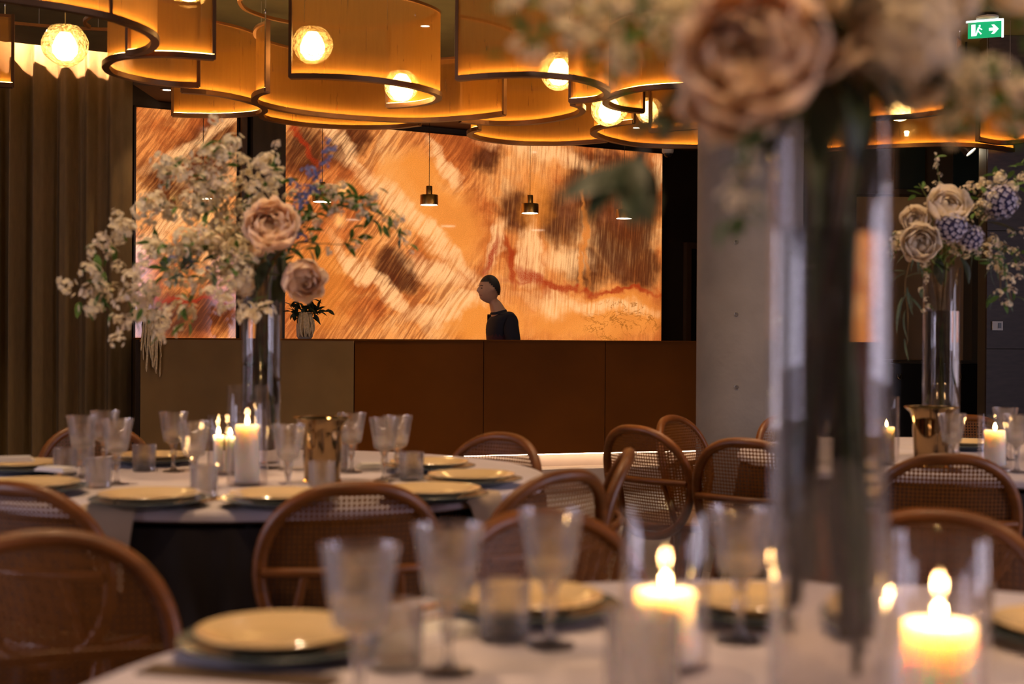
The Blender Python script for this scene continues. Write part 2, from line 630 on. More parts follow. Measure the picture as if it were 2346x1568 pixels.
# ------------------------------------------------------------------ room shell
SL = 0.56
def wall_d(x): return 12.37 + SL * x
def lip_d(x): return 11.62 + SL * x
def curt_d(x): return 11.86 + SL * x
ZC = 3.3
XL, XR, YF = -6.5, 6.0, -3.0

struct('floor', MB().prism([(XL, YF), (XR, YF), (XR, 15), (XL, 15)], -0.1, 0.0), M['floor'], label='polished warm stone floor')
XE = -2.86
TR = 0.24
ce = MB().prism([(XL, YF), (XR, YF), (XR, 15), (2.2, 15), (2.2, wall_d(2.2)), (XE, wall_d(XE)), (XE, lip_d(XE) - TR), (XL, lip_d(XL) - TR)], ZC, ZC + 0.45)
ce.prism([(XL, lip_d(XL) - TR), (XE, lip_d(XE) - TR), (XE, lip_d(XE)), (XL, lip_d(XL))], ZC, ZC + 0.03)
struct('ceiling', ce, M['ceiling'], label='dark olive painted ceiling')
struct('trim_1', MB().prism([(XL, lip_d(XL) - TR), (XE, lip_d(XE) - TR), (XE, wall_d(XE)), (XL, wall_d(XL))], ZC + 0.40, ZC + 0.45), M['ceiling'],
       label='recess in the ceiling above the curtain')
# soffit over the bar
struct('trim_2', MB().prism([(XE, 10.02), (2.2, 11.9), (2.2, wall_d(2.2)), (XE, wall_d(XE))], 3.08, ZC), M['soffit'], label='lowered brown soffit above the bar')
# back wall behind curtain and onyx (thick, parallel to the bar)
struct('wall_back', MB().prism([(XL, wall_d(XL)), (2.15, wall_d(2.15)), (2.15, wall_d(2.15) + 0.2), (XL, wall_d(XL) + 0.2)], 0, ZC + 0.45), M['wall_dark'],
       label='dark brown wall behind the bar')
struct('wall_front', MB().box(((XL + XR) / 2, YF - 0.1, 1.85), (XR - XL, 0.2, 3.7)), M['wall_plain'], label='taupe wall behind the viewer')
for sgn, X_, nm in ((-1, XL - 0.1, 'wall_left'), (1, XR + 0.1, 'wall_right')):
    wl = MB()
    ys = [YF]
    for ws, wy, ww in WINDOWS:
        if ws == sgn:
            ys += [wy - ww / 2, wy + ww / 2]
            wl.box((X_, wy, 0.35), (0.2, ww, 0.7))
            wl.box((X_, wy, 3.25), (0.2, ww, 0.9))
    ys.append(15.0)
    for k in range(0, len(ys), 2):
        wl.box((X_, (ys[k] + ys[k + 1]) / 2, 1.85), (0.2, ys[k + 1] - ys[k], 3.7))
    struct(nm, wl, M['wall_plain'], label='taupe side wall with tall windows')
for i, (ws, wy, ww) in enumerate(WINDOWS):
    fr = MB()
    X_ = XL - 0.06 if ws < 0 else XR + 0.06
    for s in (-1, 0, 1):
        fr.box((X_, wy + s * (ww / 2 - 0.02), 1.75), (0.06, 0.04, 2.1))
    for z in (0.72, 2.78):
        fr.box((X_, wy, z), (0.06, ww, 0.04))
    struct('window_%d' % (i + 1), fr, M['bar_edge'], label='tall dark framed window')

# side return and far wall on the other side of the column
FW = 10.6
def XF(px): return (px - CX) / FPX * FW
def ZF(py): return 1.19 + (775 + (py * 0) - py) / FPX * FW
zb0, zb1 = 1.19 - 45 / FPX * FW, 1.19 + 335 / FPX * FW
x0, x1 = XF(1960), XF(2226)
fwall = MB()
fwall.prism([(2.15, FW), (x0, FW), (x0, FW + 0.2), (2.15, FW + 0.2)], 0, ZC)
fwall.prism([(x1, FW), (XR, FW), (XR, FW + 0.2), (x1, FW + 0.2)], 0, ZC)
fwall.prism([(x0, FW), (x1, FW), (x1, FW + 0.2), (x0, FW + 0.2)], zb1, ZC)
fwall.prism([(x0, FW), (x1, FW), (x1, FW + 0.2), (x0, FW + 0.2)], 0, zb0)
fwall.prism([(2.15, FW), (2.15, wall_d(2.15) + 0.1), (2.0, wall_d(2.15) + 0.1), (2.0, FW)], 0, ZC)
struct('wall_far', fwall, M['olive_wall'], label='dark olive wall with a recessed niche')
nb = MB()
nb.box(((x0 + x1) / 2, FW + 0.52, (zb0 + zb1) / 2), (x1 - x0 + 0.1, 0.04, zb1 - zb0 + 0.4))
nb.box(((x0 + x1) / 2, FW + 0.36, zb1 + 0.17), (x1 - x0 + 0.1, 0.34, 0.04))
nb.box(((x0 + x1) / 2, FW + 0.36, zb0 - 0.02), (x1 - x0 + 0.1, 0.34, 0.04))
nb.box((x0 - 0.02, FW + 0.36, (zb0 + zb1) / 2), (0.04, 0.34, zb1 - zb0))
nb.box((x1 + 0.02, FW + 0.36, (zb0 + zb1) / 2), (0.04, 0.34, zb1 - zb0))
struct('wall_niche', nb, M['niche'], label='beige plaster niche in the far wall')
# thin warm strip lamp inside the niche head
nl = thing('niche_lamp', ((x0 + x1) / 2, FW + 0.25, zb1 + 0.12), 'slim warm strip lamp under the niche head', 'lamp')
part('housing', MB().box((nl.location.x, FW + 0.25, zb1 + 0.12), (x1 - x0 - 0.1, 0.03, 0.016)), M['bar_edge'], nl)
part('diffuser', MB().box((nl.location.x, FW + 0.25, zb1 + 0.108), (x1 - x0 - 0.12, 0.02, 0.006)), emis('niche_led', (1.0, 0.62, 0.3), 7.0), nl)
# nearer stone-clad wall at the frame edge
RW = 9.2
xr0 = (2257 - CX) / FPX * RW
rw = MB().prism([(xr0, RW), (XR, RW), (XR, RW + 0.15), (xr0, RW + 0.15)], 0, ZC)
rwo = struct('wall_stone', rw, M['olive_wall'], label='dark stone clad wall')
tile_w = (XR - xr0) / 3
tz = [0.0, 1.19 - 18 / FPX * RW, 1.95, ZC]
for i in range(3):
    for j in range(3):
        t = MB().box((xr0 + tile_w * (i + 0.5), RW - 0.010, (tz[j] + tz[j + 1]) / 2), (tile_w - 0.006, 0.02, tz[j + 1] - tz[j] - 0.006))
        link('stone_slab', t.mesh('stone_slab', M['slate_tile']), rwo)
# dark teal panels above the niche
for i, (pa, pb) in enumerate([(2052, 2108), (2186, 2252)]):
    xa, xb = XF(pa) - 0.02, XF(pb) + 0.02
    za, zc_ = ZF(428), 2.95
    single('wall_panel', MB().box(((xa + xb) / 2, FW - 0.015, (za + zc_) / 2), (xb - xa, 0.03, zc_ - za)), M['teal'],
           ['dark teal glass panel above the niche, beside the column', 'dark teal glass panel above the niche, beside the stone wall'][i], 'panel', group='teal glass panels above the niche')
# black cabinet below the niche
cb = thing('low_cabinet', ((x0 + x1) / 2, FW - 0.2, 0), 'black lacquer cabinet standing under the beige niche', 'cabinet')
part('carcass', MB().box((cb.location.x, FW - 0.2, zb0 / 2 - 0.01), (x1 - x0, 0.38, zb0 - 0.02)), M['cabinet'], cb)
dw = (x1 - x0) / 2
for i in range(2):
    dx = x0 + dw * (i + 0.5)
    d_ = part('door', MB().box((dx, FW - 0.395, zb0 / 2), (dw - 0.01, 0.02, zb0 - 0.06)), M['cabinet'], cb)
    k_ = MB().tube([(dx - 0.012, FW - 0.41, zb0 - 0.10), (dx - 0.012, FW - 0.425, zb0 - 0.13), (dx, FW - 0.43, zb0 - 0.14), (dx + 0.012, FW - 0.425, zb0 - 0.13), (dx + 0.012, FW - 0.41, zb0 - 0.10)], 0.005, 6)
    link('latch', k_.mesh('latch', M['chrome'], True, cb.location), d_)
# thermostat on the stone wall
tp = P(2285, 747, RW - 0.03)
th = thing('thermostat', tp, 'square white thermostat with dark screen on the stone wall', 'thermostat')
part('plate', MB().box(tp, (0.072, 0.014, 0.062)), M['white_plastic'], th)
part('screen', MB().box((tp.x + 0.012, tp.y - 0.009, tp.z + 0.002), (0.022, 0.004, 0.036)), M['black_plastic'], th)

# concrete column
cp = P(1732, 800, 6.75)
COLX, COLR = cp.x, 0.272
def colfn(u, v):
    a = 2 * PI * u
    return (COLX + COLR * math.cos(a), 6.95 + COLR * math.sin(a), v * ZC)
cl = MB()
cl.lathe([(COLR, 0), (COLR, 0.9), (COLR, 1.8), (COLR, 2.6), (COLR, ZC)], 64, (COLX, 6.95, 0))
colo = struct('column', cl, M['column'], True, label='round bare concrete column')
for py in (225, 390, 555, 720, 887):
    q = P(1687, py, 6.70)
    a = math.atan2(-math.sqrt(max(0, COLR ** 2 - (q.x - COLX) ** 2)), q.x - COLX)
    c = Vector((COLX + COLR * math.cos(a), 6.95 + COLR * math.sin(a), q.z))
    rot = Vector((0, 0, 1)).rotation_difference(Vector((math.cos(a), math.sin(a), 0))).to_matrix()
    h = MB()
    for k, (r, z) in enumerate([(0, 0.002), (0.006, 0.002), (0.009, 0.0045), (0.011, 0.0)]):
        pass
    h.lathe([(0.0001, -0.004), (0.006, -0.003), (0.008, 0.004), (0.011, 0.003), (0.012, -0.004)], 12)
    h.v = [rot @ p + c for p in h.v]
    link('tie_hole', h.mesh('tie_hole', M['wire'], True), colo)

# ------------------------------------------------------------------ backlit onyx
ang = math.atan(SL)
W0 = Vector((0.0, wall_d(0) - 0.05, 0.0))
tdir = Vector((math.cos(ang), math.sin(ang), 0))
ndir = Vector((math.sin(ang), -math.cos(ang), 0))
def S(px, py):
    """photo pixel -> (along, height) on the onyx plane"""
    r = ray(px, py)
    t = (W0 - CAM).dot(ndir) / r.dot(ndir)
    q = CAM + r * t
    return (q - W0).dot(tdir), q.z
PXM = 3050.0 / 12.0     # rough pixels per metre there


def onyx_material():
    m, nt, out = newmat('backlit_onyx')
    L = nt.links.new
    tc = nd(nt, 'ShaderNodeTexCoord')
    def noise_(scale, detail=5, dist=0.0, vec=None, rough=0.55):
        n = nd(nt, 'ShaderNodeTexNoise')
        n.inputs['Scale'].default_value = scale
        n.inputs['Detail'].default_value = detail
        n.inputs['Distortion'].default_value = dist
        n.inputs['Roughness'].default_value = rough
        L(vec if vec is not None else tc.outputs['Object'], n.inputs['Vector'])
        return n
    def math_(op, a, b=None, clamp=False):
        n = nd(nt, 'ShaderNodeMath', operation=op, use_clamp=clamp)
        for i, x in enumerate((a, b)):
            if x is None:
                continue
            if isinstance(x, (int, float)):
                n.inputs[i].default_value = x
            else:
                L(x, n.inputs[i])
        return n.outputs[0]
    def mapping(vec, loc=(0, 0, 0), rot=(0, 0, 0), scale=(1, 1, 1), typ='POINT'):
        n = nd(nt, 'ShaderNodeMapping', vector_type=typ)
        n.inputs['Location'].default_value = loc
        n.inputs['Rotation'].default_value = rot
        n.inputs['Scale'].default_value = scale
        L(vec, n.inputs[0])
        return n.outputs[0]
    def warp(amount, scale, amount2=0.0, scale2=10.0):
        if amount2:
            v0 = warp(amount, scale)
            n = noise_(scale2, 4)
            amount = amount2
        else:
            v0 = tc.outputs['Object']
            n = noise_(scale, 3)
        s = nd(nt, 'ShaderNodeVectorMath', operation='SUBTRACT')
        s.inputs[1].default_value = (0.5, 0.5, 0.5)
        L(n.outputs['Color'], s.inputs[0])
        k = nd(nt, 'ShaderNodeVectorMath', operation='SCALE')
        k.inputs['Scale'].default_value = amount
        L(s.outputs[0], k.inputs[0])
        a = nd(nt, 'ShaderNodeVectorMath', operation='ADD')
        L(v0, a.inputs[0])
        L(k.outputs[0], a.inputs[1])
        return a.outputs[0]
    w1 = warp(0.34, 2.6, 0.10, 13.0)
    def blob(px, py, rx, ry, rot=0.0, soft=0.45):
        s, z = S(px, py)
        v = mapping(w1, loc=(s, 0, z), rot=(0, math.radians(-rot) * -1, 0), scale=(rx / PXM * 1.12, 9.0, ry / PXM), typ='TEXTURE')
        ln = nd(nt, 'ShaderNodeVectorMath', operation='LENGTH')
        L(v, ln.inputs[0])
        mr = nd(nt, 'ShaderNodeMapRange', interpolation_type='SMOOTHSTEP')
        mr.inputs['From Min'].default_value = 1.0 - soft
        mr.inputs['From Max'].default_value = 1.0 + soft
        mr.inputs['To Min'].default_value = 1.0
        mr.inputs['To Max'].default_value = 0.0
        L(ln.outputs['Value'], mr.inputs[0])
        return mr.outputs[0]
    def union(items):
        cur = None
        for it in items:
            b = blob(*it)
            cur = b if cur is None else math_('MAXIMUM', cur, b)
        return cur
    def ramp(fac, stops):
        n = nd(nt, 'ShaderNodeValToRGB')
        el = n.color_ramp.elements
        while len(el) < len(stops):
            el.new(0.5)
        for e, (p, c) in zip(el, stops):
            e.position = p
            e.color = c4(c)
        L(fac, n.inputs[0])
        return n.outputs[0]
    def mix(fac, a, b):
        n = nd(nt, 'ShaderNodeMix', data_type='RGBA')
        L(fac, n.inputs[0])
        for i, x in ((6, a), (7, b)):
            if isinstance(x, tuple):
                n.inputs[i].default_value = c4(x)
            else:
                L(x, n.inputs[i])
        return n.outputs[2]
    sep = nd(nt, 'ShaderNodeSeparateXYZ')
    L(tc.outputs['Object'], sep.inputs[0])
    # cloudy honey base
    n1 = noise_(1.3, 6, 0.8, w1)
    base = ramp(n1.outputs['Fac'], [(0.30, (0.36, 0.085, 0.022)), (0.43, (0.66, 0.20, 0.050)), (0.55, (0.90, 0.37, 0.11)), (0.70, (0.98, 0.54, 0.23))])
    wg = warp(0.10, 1.6)
    # streaks: diagonal on one side, upright on the other
    gd = noise_(1.0, 6, 0.25, mapping(wg, rot=(0, math.radians(36), 0), scale=(1 / 34, 1, 1 / 2.6), typ='TEXTURE'), 0.62)
    gv = noise_(1.0, 7, 0.3, mapping(tc.outputs['Object'], rot=(0, math.radians(4), 0), scale=(1 / 44, 1, 1 / 2.6), typ='TEXTURE'), 0.65)
    sx0, _ = S(1010, 500)
    sx1, _ = S(1180, 500)
    mrx = nd(nt, 'ShaderNodeMapRange', interpolation_type='SMOOTHSTEP')
    mrx.inputs['From Min'].default_value = sx0
    mrx.inputs['From Max'].default_value = sx1
    L(sep.outputs['X'], mrx.inputs[0])
    side = mrx.outputs[0]
    gm = nd(nt, 'ShaderNodeMix', data_type='FLOAT')
    L(side, gm.inputs[0])
    L(gd.outputs['Fac'], gm.inputs[2])
    L(gv.outputs['Fac'], gm.inputs[3])
    grain = gm.outputs[0]
    fine = noise_(150, 3)
    calm = union([(950, 410, 75, 60, 0), (1015, 500, 95, 75, 30), (1420, 725, 130, 60, 0), (1290, 740, 90, 50, 0), (1130, 740, 90, 50)])
    calm_i = math_('SUBTRACT', 1.0, math_('MULTIPLY', calm, 0.8))
    gdark = math_('MULTIPLY', nt_mr(nt, grain, 0.40, 0.60, 1.0, 0.0), calm_i)
    gdark = math_('MULTIPLY', gdark, math_('SUBTRACT', 1.0, math_('MULTIPLY', side, 0.35)))
    c = mix(math_('MULTIPLY', gdark, 0.62), base, (0.26, 0.060, 0.016))
    # amber calm areas
    c = mix(math_('MULTIPLY', calm, 0.80), c, (0.86, 0.34, 0.075))
    # deep brown slabs
    brown = union([(1430, 515, 92, 135, 0, .30), (1330, 420, 45, 80, 0), (1285, 500, 55, 70, 0), (905, 625, 52, 46, 20, .3), (430, 725, 120, 46, 0), (1345, 610, 60, 50, 0), (1450, 610, 75, 60, 0, .25), (1180, 480, 50, 40, 60),
                   (700, 350, 46, 60, 40), (800, 330, 30, 60, 40), (480, 350, 50, 80, 60), (380, 430, 60, 40, 30), (1120, 370, 28, 40, 40), (1390, 375, 90, 26, 10)])
    brk = math_('MULTIPLY', brown, nt_mr(nt, grain, 0.42, 0.78, 1.0, 0.62))
    c = mix(math_('MULTIPLY', brk, 0.92), c, (0.115, 0.032, 0.012))
    # pale mauve shading inside the slabs
    pv = math_('MULTIPLY', math_('MULTIPLY', brown, side), nt_mr(nt, noise_(2.2, 4).outputs['Fac'], 0.5, 0.72, 0.0, 0.55))
    c = mix(pv, c, (0.40, 0.15, 0.07))
    orange = union([(735, 650, 70, 95, 10), (960, 395, 40, 40), (1060, 740, 60, 40), (1225, 470, 40, 60, 0)])
    c = mix(math_('MULTIPLY', orange, 0.55), c, (0.80, 0.29, 0.05))
    # cream veins
    vein = union([(965, 520, 190, 22, 37, .5), (865, 650, 125, 17, 42, .5), (1030, 705, 105, 24, -16, .5), (1245, 350, 135, 22, 8, .6), (1212, 585, 30, 80, 0, .3), (1010, 625, 75, 26, 20, .6),
                  (760, 300, 120, 14, 50, .6), (1015, 370, 60, 14, 45, .5), (1300, 600, 60, 30, 0, .5), (1140, 560, 16, 60, 20, .5), (470, 320, 120, 14, -30, .6), (420, 480, 140, 16, -40, .6), (1370, 700, 160, 16, 4, .6), (1270, 700, 36, 40), (1505, 400, 14, 40)])
    vk = math_('MULTIPLY', vein, nt_mr(nt, grain, 0.34, 0.58, 0.25, 1.0))
    c = mix(math_('MULTIPLY', vk, 0.95), c, (1.0, 0.56, 0.26))
    # rusty seams
    red = union([(1290, 657, 130, 8, 4, .6), (1172, 610, 9, 52, -12, .6), (1425, 668, 95, 6, -2, .6), (1215, 640, 42, 14, 30, .6), (1130, 590, 30, 9, -60, .6), (690, 320, 60, 7, 55, .7), (420, 690, 70, 5, 0, .6)])
    c = mix(math_('MULTIPLY', red, nt_mr(nt, fine.outputs['Fac'], 0.4, 0.6, 0.5, 1.0)), c, (0.42, 0.045, 0.012))
    # edge glow of the tall crack
    crack = union([(1342, 520, 7, 125, -3, .6), (1330, 610, 8, 60, 8, .6), (1362, 400, 7, 30, 10, .6)])
    c = mix(math_('MULTIPLY', crack, 0.9), c, (0.72, 0.26, 0.06))
    # agate lines in the lower strip
    low = union([(1430, 735, 110, 45, 0, .3)])
    wv = noise_(2.4, 4, 3.0)
    ln = math_('ABSOLUTE', math_('SUBTRACT', wv.outputs['Fac'], 0.5))
    lnm = math_('MULTIPLY', low, nt_mr(nt, ln, 0.0, 0.022, 1.0, 0.0))
    c = mix(math_('MULTIPLY', lnm, 0.8), c, (0.36, 0.13, 0.02))
    # fine speckle
    sp = nt_mr(nt, fine.outputs['Fac'], 0.30, 0.70, 0.84, 1.10)
    vm = nd(nt, 'ShaderNodeVectorMath', operation='SCALE')
    L(c, vm.inputs[0])
    L(sp, vm.inputs['Scale'])
    b = nd(nt, 'ShaderNodeBsdfPrincipled')
    b.inputs['Base Color'].default_value = (0.03, 0.015, 0.008, 1)
    b.inputs['Roughness'].default_value = 0.07
    gmn = nd(nt, 'ShaderNodeGamma')
    gmn.inputs[1].default_value = 1.22
    L(vm.outputs[0], gmn.inputs[0])
    L(gmn.outputs[0], b.inputs['Emission Color'])
    b.inputs['Emission Strength'].default_value = 1.12
    L(b.outputs[0], out.inputs[0])
    m.cycles.emission_sampling = 'NONE'
    return m


def nt_mr(nt, val, a, b, c, d):
    n = nd(nt, 'ShaderNodeMapRange', interpolation_type='SMOOTHSTEP')
    n.inputs['From Min'].default_value = a
    n.inputs['From Max'].default_value = b
    n.inputs['To Min'].default_value = c
    n.inputs['To Max'].default_value = d
    nt.links.new(val, n.inputs[0])
    return n.outputs[0]


M['onyx'] = onyx_material()
ztop = S(655, 284)[1]
ztop = (ztop + S(1515, 345)[1] + S(314, 246)[1]) / 3
def onyx(pxa, pxb, label):
    sa, sb = S(pxa, 500)[0], S(pxb, 560)[0]
    e = thing('backlit_onyx_panel', (W0.x, W0.y, 0), label, 'wall panel', ang)
    sl = MB().box(((sa + sb) / 2, 0.02, (0.9 + ztop) / 2), (sb - sa, 0.04, ztop - 0.9))
    link('stone_slab', sl.mesh('stone_slab', M['onyx']), e)
    fr = MB()
    fr.box((sa - 0.008, 0.025, (0.9 + ztop) / 2), (0.016, 0.06, ztop - 0.9 + 0.03))
    fr.box((sb + 0.008, 0.025, (0.9 + ztop) / 2), (0.016, 0.06, ztop - 0.9 + 0.03))
    fr.box(((sa + sb) / 2, 0.025, ztop + 0.008), (sb - sa + 0.03, 0.06, 0.016))
    link('edge_frame', fr.mesh('edge_frame', M['bar_edge']), e)
    return e
onyx(311, 541, 'narrow backlit onyx panel beside the curtain')
onyx(653, 1516, 'wide backlit onyx wall panel with amber veins behind the bar')

# timber pier between the two onyx panels, dark door at the far end
sa, sb = S(541, 500)[0] + 0.02, S(653, 500)[0] - 0.02
pe = thing('timber_pier', (W0.x, W0.y, 0), 'dark timber clad pier between the two onyx panels', 'pier', ang)
link('cladding', MB().box(((sa + sb) / 2 + 0.04, -0.03, 1.54), (sb - sa - 0.10, 0.13, 3.06)).mesh('cladding', M['pier']), pe)
link('upright_trim', MB().box((sa + 0.03, -0.015, 1.54), (0.045, 0.09, 3.06)).mesh('upright_trim', M['pier_trim']), pe)
s0, s1 = S(1583, 600)[0], S(1583, 600)[0] + 0.75
zt = S(1590, 570)[1]
dr = MB().box(((s0 + s1) / 2, 0.035, zt / 2), (s1 - s0, 0.05, zt))
do = link('door_1', dr.mesh('door_1', M['cabinet']), None, (W0.x, W0.y, 0), (0, 0, ang))
tag(do, 'black door at the far end of the bar wall', None, None, 'structure')
df = MB()
df.box((s0 - 0.03, 0.03, zt / 2 + 0.03), (0.06, 0.08, zt + 0.06))
df.box((s1 + 0.03, 0.03, zt / 2 + 0.03), (0.06, 0.08, zt + 0.06))
df.box(((s0 + s1) / 2, 0.03, zt + 0.03), (s1 - s0, 0.08, 0.06))
link('door_frame', df.mesh('door_frame', M['pier_trim']), do)

# ------------------------------------------------------------------ bar
BS = 0.326
B1 = 10.4
def bar_pt(px, off=0.0):
    k = (px - CX) / FPX
    d = (B1 + BS * 0.047 * B1 - off) / (1 - BS * k)
    return Vector((k * d, d, 0))
bang = math.atan(BS)
bt = Vector((math.cos(bang), math.sin(bang), 0))
bn = Vector((math.sin(bang), -math.cos(bang), 0))      # towards the room
A_, C_ = bar_pt(322), bar_pt(1650)
BL = (C_ - A_).length
sM = (bar_pt(812) - A_).length
BZ, BLO = 1.175, 0.265
bar = thing('bar_counter', A_, 'long dark bar counter with bronze front, taupe end section and lit base', 'bar', bang)
def bb(x0_, x1_, y0_, y1_, z0_, z1_):
    return MB().box(((x0_ + x1_) / 2, (y0_ + y1_) / 2, (z0_ + z1_) / 2), (x1_ - x0_, y1_ - y0_, z1_ - z0_))
link('body', bb(0.02, BL, 0.03, 0.62, BLO, BZ - 0.03).mesh('body', M['bar_edge']), bar)
link('taupe_panel', bb(0.0, sM - 0.006, -0.01, 0.03, BLO, BZ - 0.012).mesh('taupe_panel', M['bar_grey']), bar)
pw = (BL - sM) / 3
for i in range(3):
    link('bronze_panel', bb(sM + pw * i + 0.003, sM + pw * (i + 1) - 0.003, 0.0, 0.03, BLO, BZ - 0.012).mesh('bronze_panel', M['bar_brown']), bar)
link('end_edge', bb(-0.035, -0.004, -0.005, 0.62, 0.0, BZ - 0.01).mesh('end_edge', M['bar_edge']), bar)
link('countertop', bb(-0.035, BL, -0.015, 0.64, BZ - 0.012, BZ).mesh('countertop', M['bar_brown']), bar)
link('plinth', bb(0.02, BL, 0.10, 0.60, 0.0, BLO).mesh('plinth', M['plinth']), bar)
link('led_strip', bb(0.05, BL, 0.045, 0.060, BLO - 0.012, BLO - 0.003).mesh('led_strip', M['bar_led']), bar)
link('foot_step', bb(0.02, BL, -0.16, 0.10, 0.0, 0.155).mesh('foot_step', M['plinth']), bar)

# ------------------------------------------------------------------ curtain in the ceiling recess
random.seed(3)
cu = MB()
xs = []
x = XL + 0.15
ph = 0.0
N = 420
for i in range(N + 1):
    xx = XL + 0.15 + (XE - 0.07 - XL - 0.15) * i / N
    xs.append(xx)
zs = [0.02, 0.4, 0.9, 1.4, 1.9, 2.4, 2.8, 3.1, 3.3, 3.45, 3.62]
def fold(xx, z):
    t = xx * 2 * PI / 0.165 + 0.9 * math.sin(xx * 5.3) + 0.5 * math.sin(xx * 11.7)
    amp = 0.080 * (0.75 + 0.35 * math.sin(xx * 3.1 + 1)) * (0.8 + 0.2 * (1 - z / 3.6))
    s = math.sin(t + 0.15 * math.sin(z * 1.3 + xx * 2))
    s = math.copysign(abs(s) ** 0.75, s)
    return amp * s + 0.012 * math.sin(2.3 * t)
vs_ = []
for xx in xs:
    for z in zs:
        vs_.append((xx, curt_d(xx) + fold(xx, z), z))
nz_ = len(zs)
cu.add(vs_, [(i * nz_ + j, (i + 1) * nz_ + j, (i + 1) * nz_ + j + 1, i * nz_ + j + 1) for i in range(N) for j in range(nz_ - 1)])
single('curtain', cu, M['curtain'], 'heavy olive brown curtain hanging in deep folds beside the bar', 'curtain', True, (-4.5, curt_d(-4.5), 0))
# hidden strip that washes the head of the curtain
cv = thing('cove_light', (-4.6, lip_d(-4.6) - 0.15, ZC + 0.03), 'warm strip light in the ceiling recess above the curtain', 'light')
q0, q1 = Vector((XL + 0.2, lip_d(XL + 0.2) - 0.15, 0)), Vector((XE - 0.05, lip_d(XE - 0.05) - 0.15, 0))
mid = (q0 + q1) / 2
rotc = Matrix.Rotation(math.atan(SL), 3, 'Z')
part('channel', MB().box((mid.x, mid.y, ZC + 0.075), ((q1 - q0).length, 0.02, 0.09), rotc), M['white_plastic'], cv)
part('strip', MB().box((mid.x, mid.y, ZC + 0.126), ((q1 - q0).length, 0.012, 0.010), rotc), M['cove_led'], cv)

# recessed downlights (soffit and main ceiling)
def downlight(loc, label, power=18, spot=1.3, group='recessed downlights'):
    e = thing('recessed_downlight', loc, label, 'downlight', 0, group)
    part('trim_ring', MB().lathe([(0.032, -0.001), (0.032, -0.006), (0.048, -0.004), (0.05, 0.0), (0.05, 0.001)], 24, loc, closed=True), M['black_plastic'], e, True)
    part('lens', MB().lathe([(0.0001, -0.002), (0.031, -0.002), (0.031, 0.0005), (0.0001, 0.0005)], 20, loc), M['lens'], e)
    l = bpy.data.lights.new('downlight_beam', 'SPOT')
    l.energy = power
    l.color = (1.0, 0.66, 0.36)
    l.spot_size = spot
    l.spot_blend = 0.7
    l.shadow_soft_size = 0.03
    lo = bpy.data.objects.new('downlight_beam', l)
    col.objects.link(lo)
    lo.parent = e
    lo.location = (0, 0, -0.02)
    return e
downlight(G(382, 205, 3.079), 'small round downlight in the soffit beside the curtain', 20)
downlight(Vector((1.1, 11.9, 3.079)), 'small round downlight in the soffit above the bar', 20)
DL = [(0.35, 0.72), (1.0, 5.75), (-3.2, 8.3), (-0.6, 9.0), (1.3, 9.4), (-1.2, 3.6), (-0.2, 4.6), (0.4, 1.7), (1.5, 4.9), (-1.9, 5.6), (-0.3, 2.2), (1.9, 2.6)]
names_ = ['added above the viewer to light the nearest bouquet', 'added to brighten the concrete column', 'added to wash the curtain', 'added to wash the taupe end of the bar', 'added to wash the bronze front of the bar', 'above the vase of the middle round table', 'above the far rim of the middle round table', 'above the nearest table', 'above the table behind the column', 'near the curtain', 'between the two nearest tables', 'near the side window']  # those worded as added are unseen lamps brightening curtain, bar, column and bouquet
for (x_, y_), n_ in zip(DL, names_):
    downlight(Vector((x_, y_, ZC - 0.001)), 'round recessed ceiling downlight ' + n_, 95 if y_ < 1 else 60 if y_ < 3 else 95, 1.3)

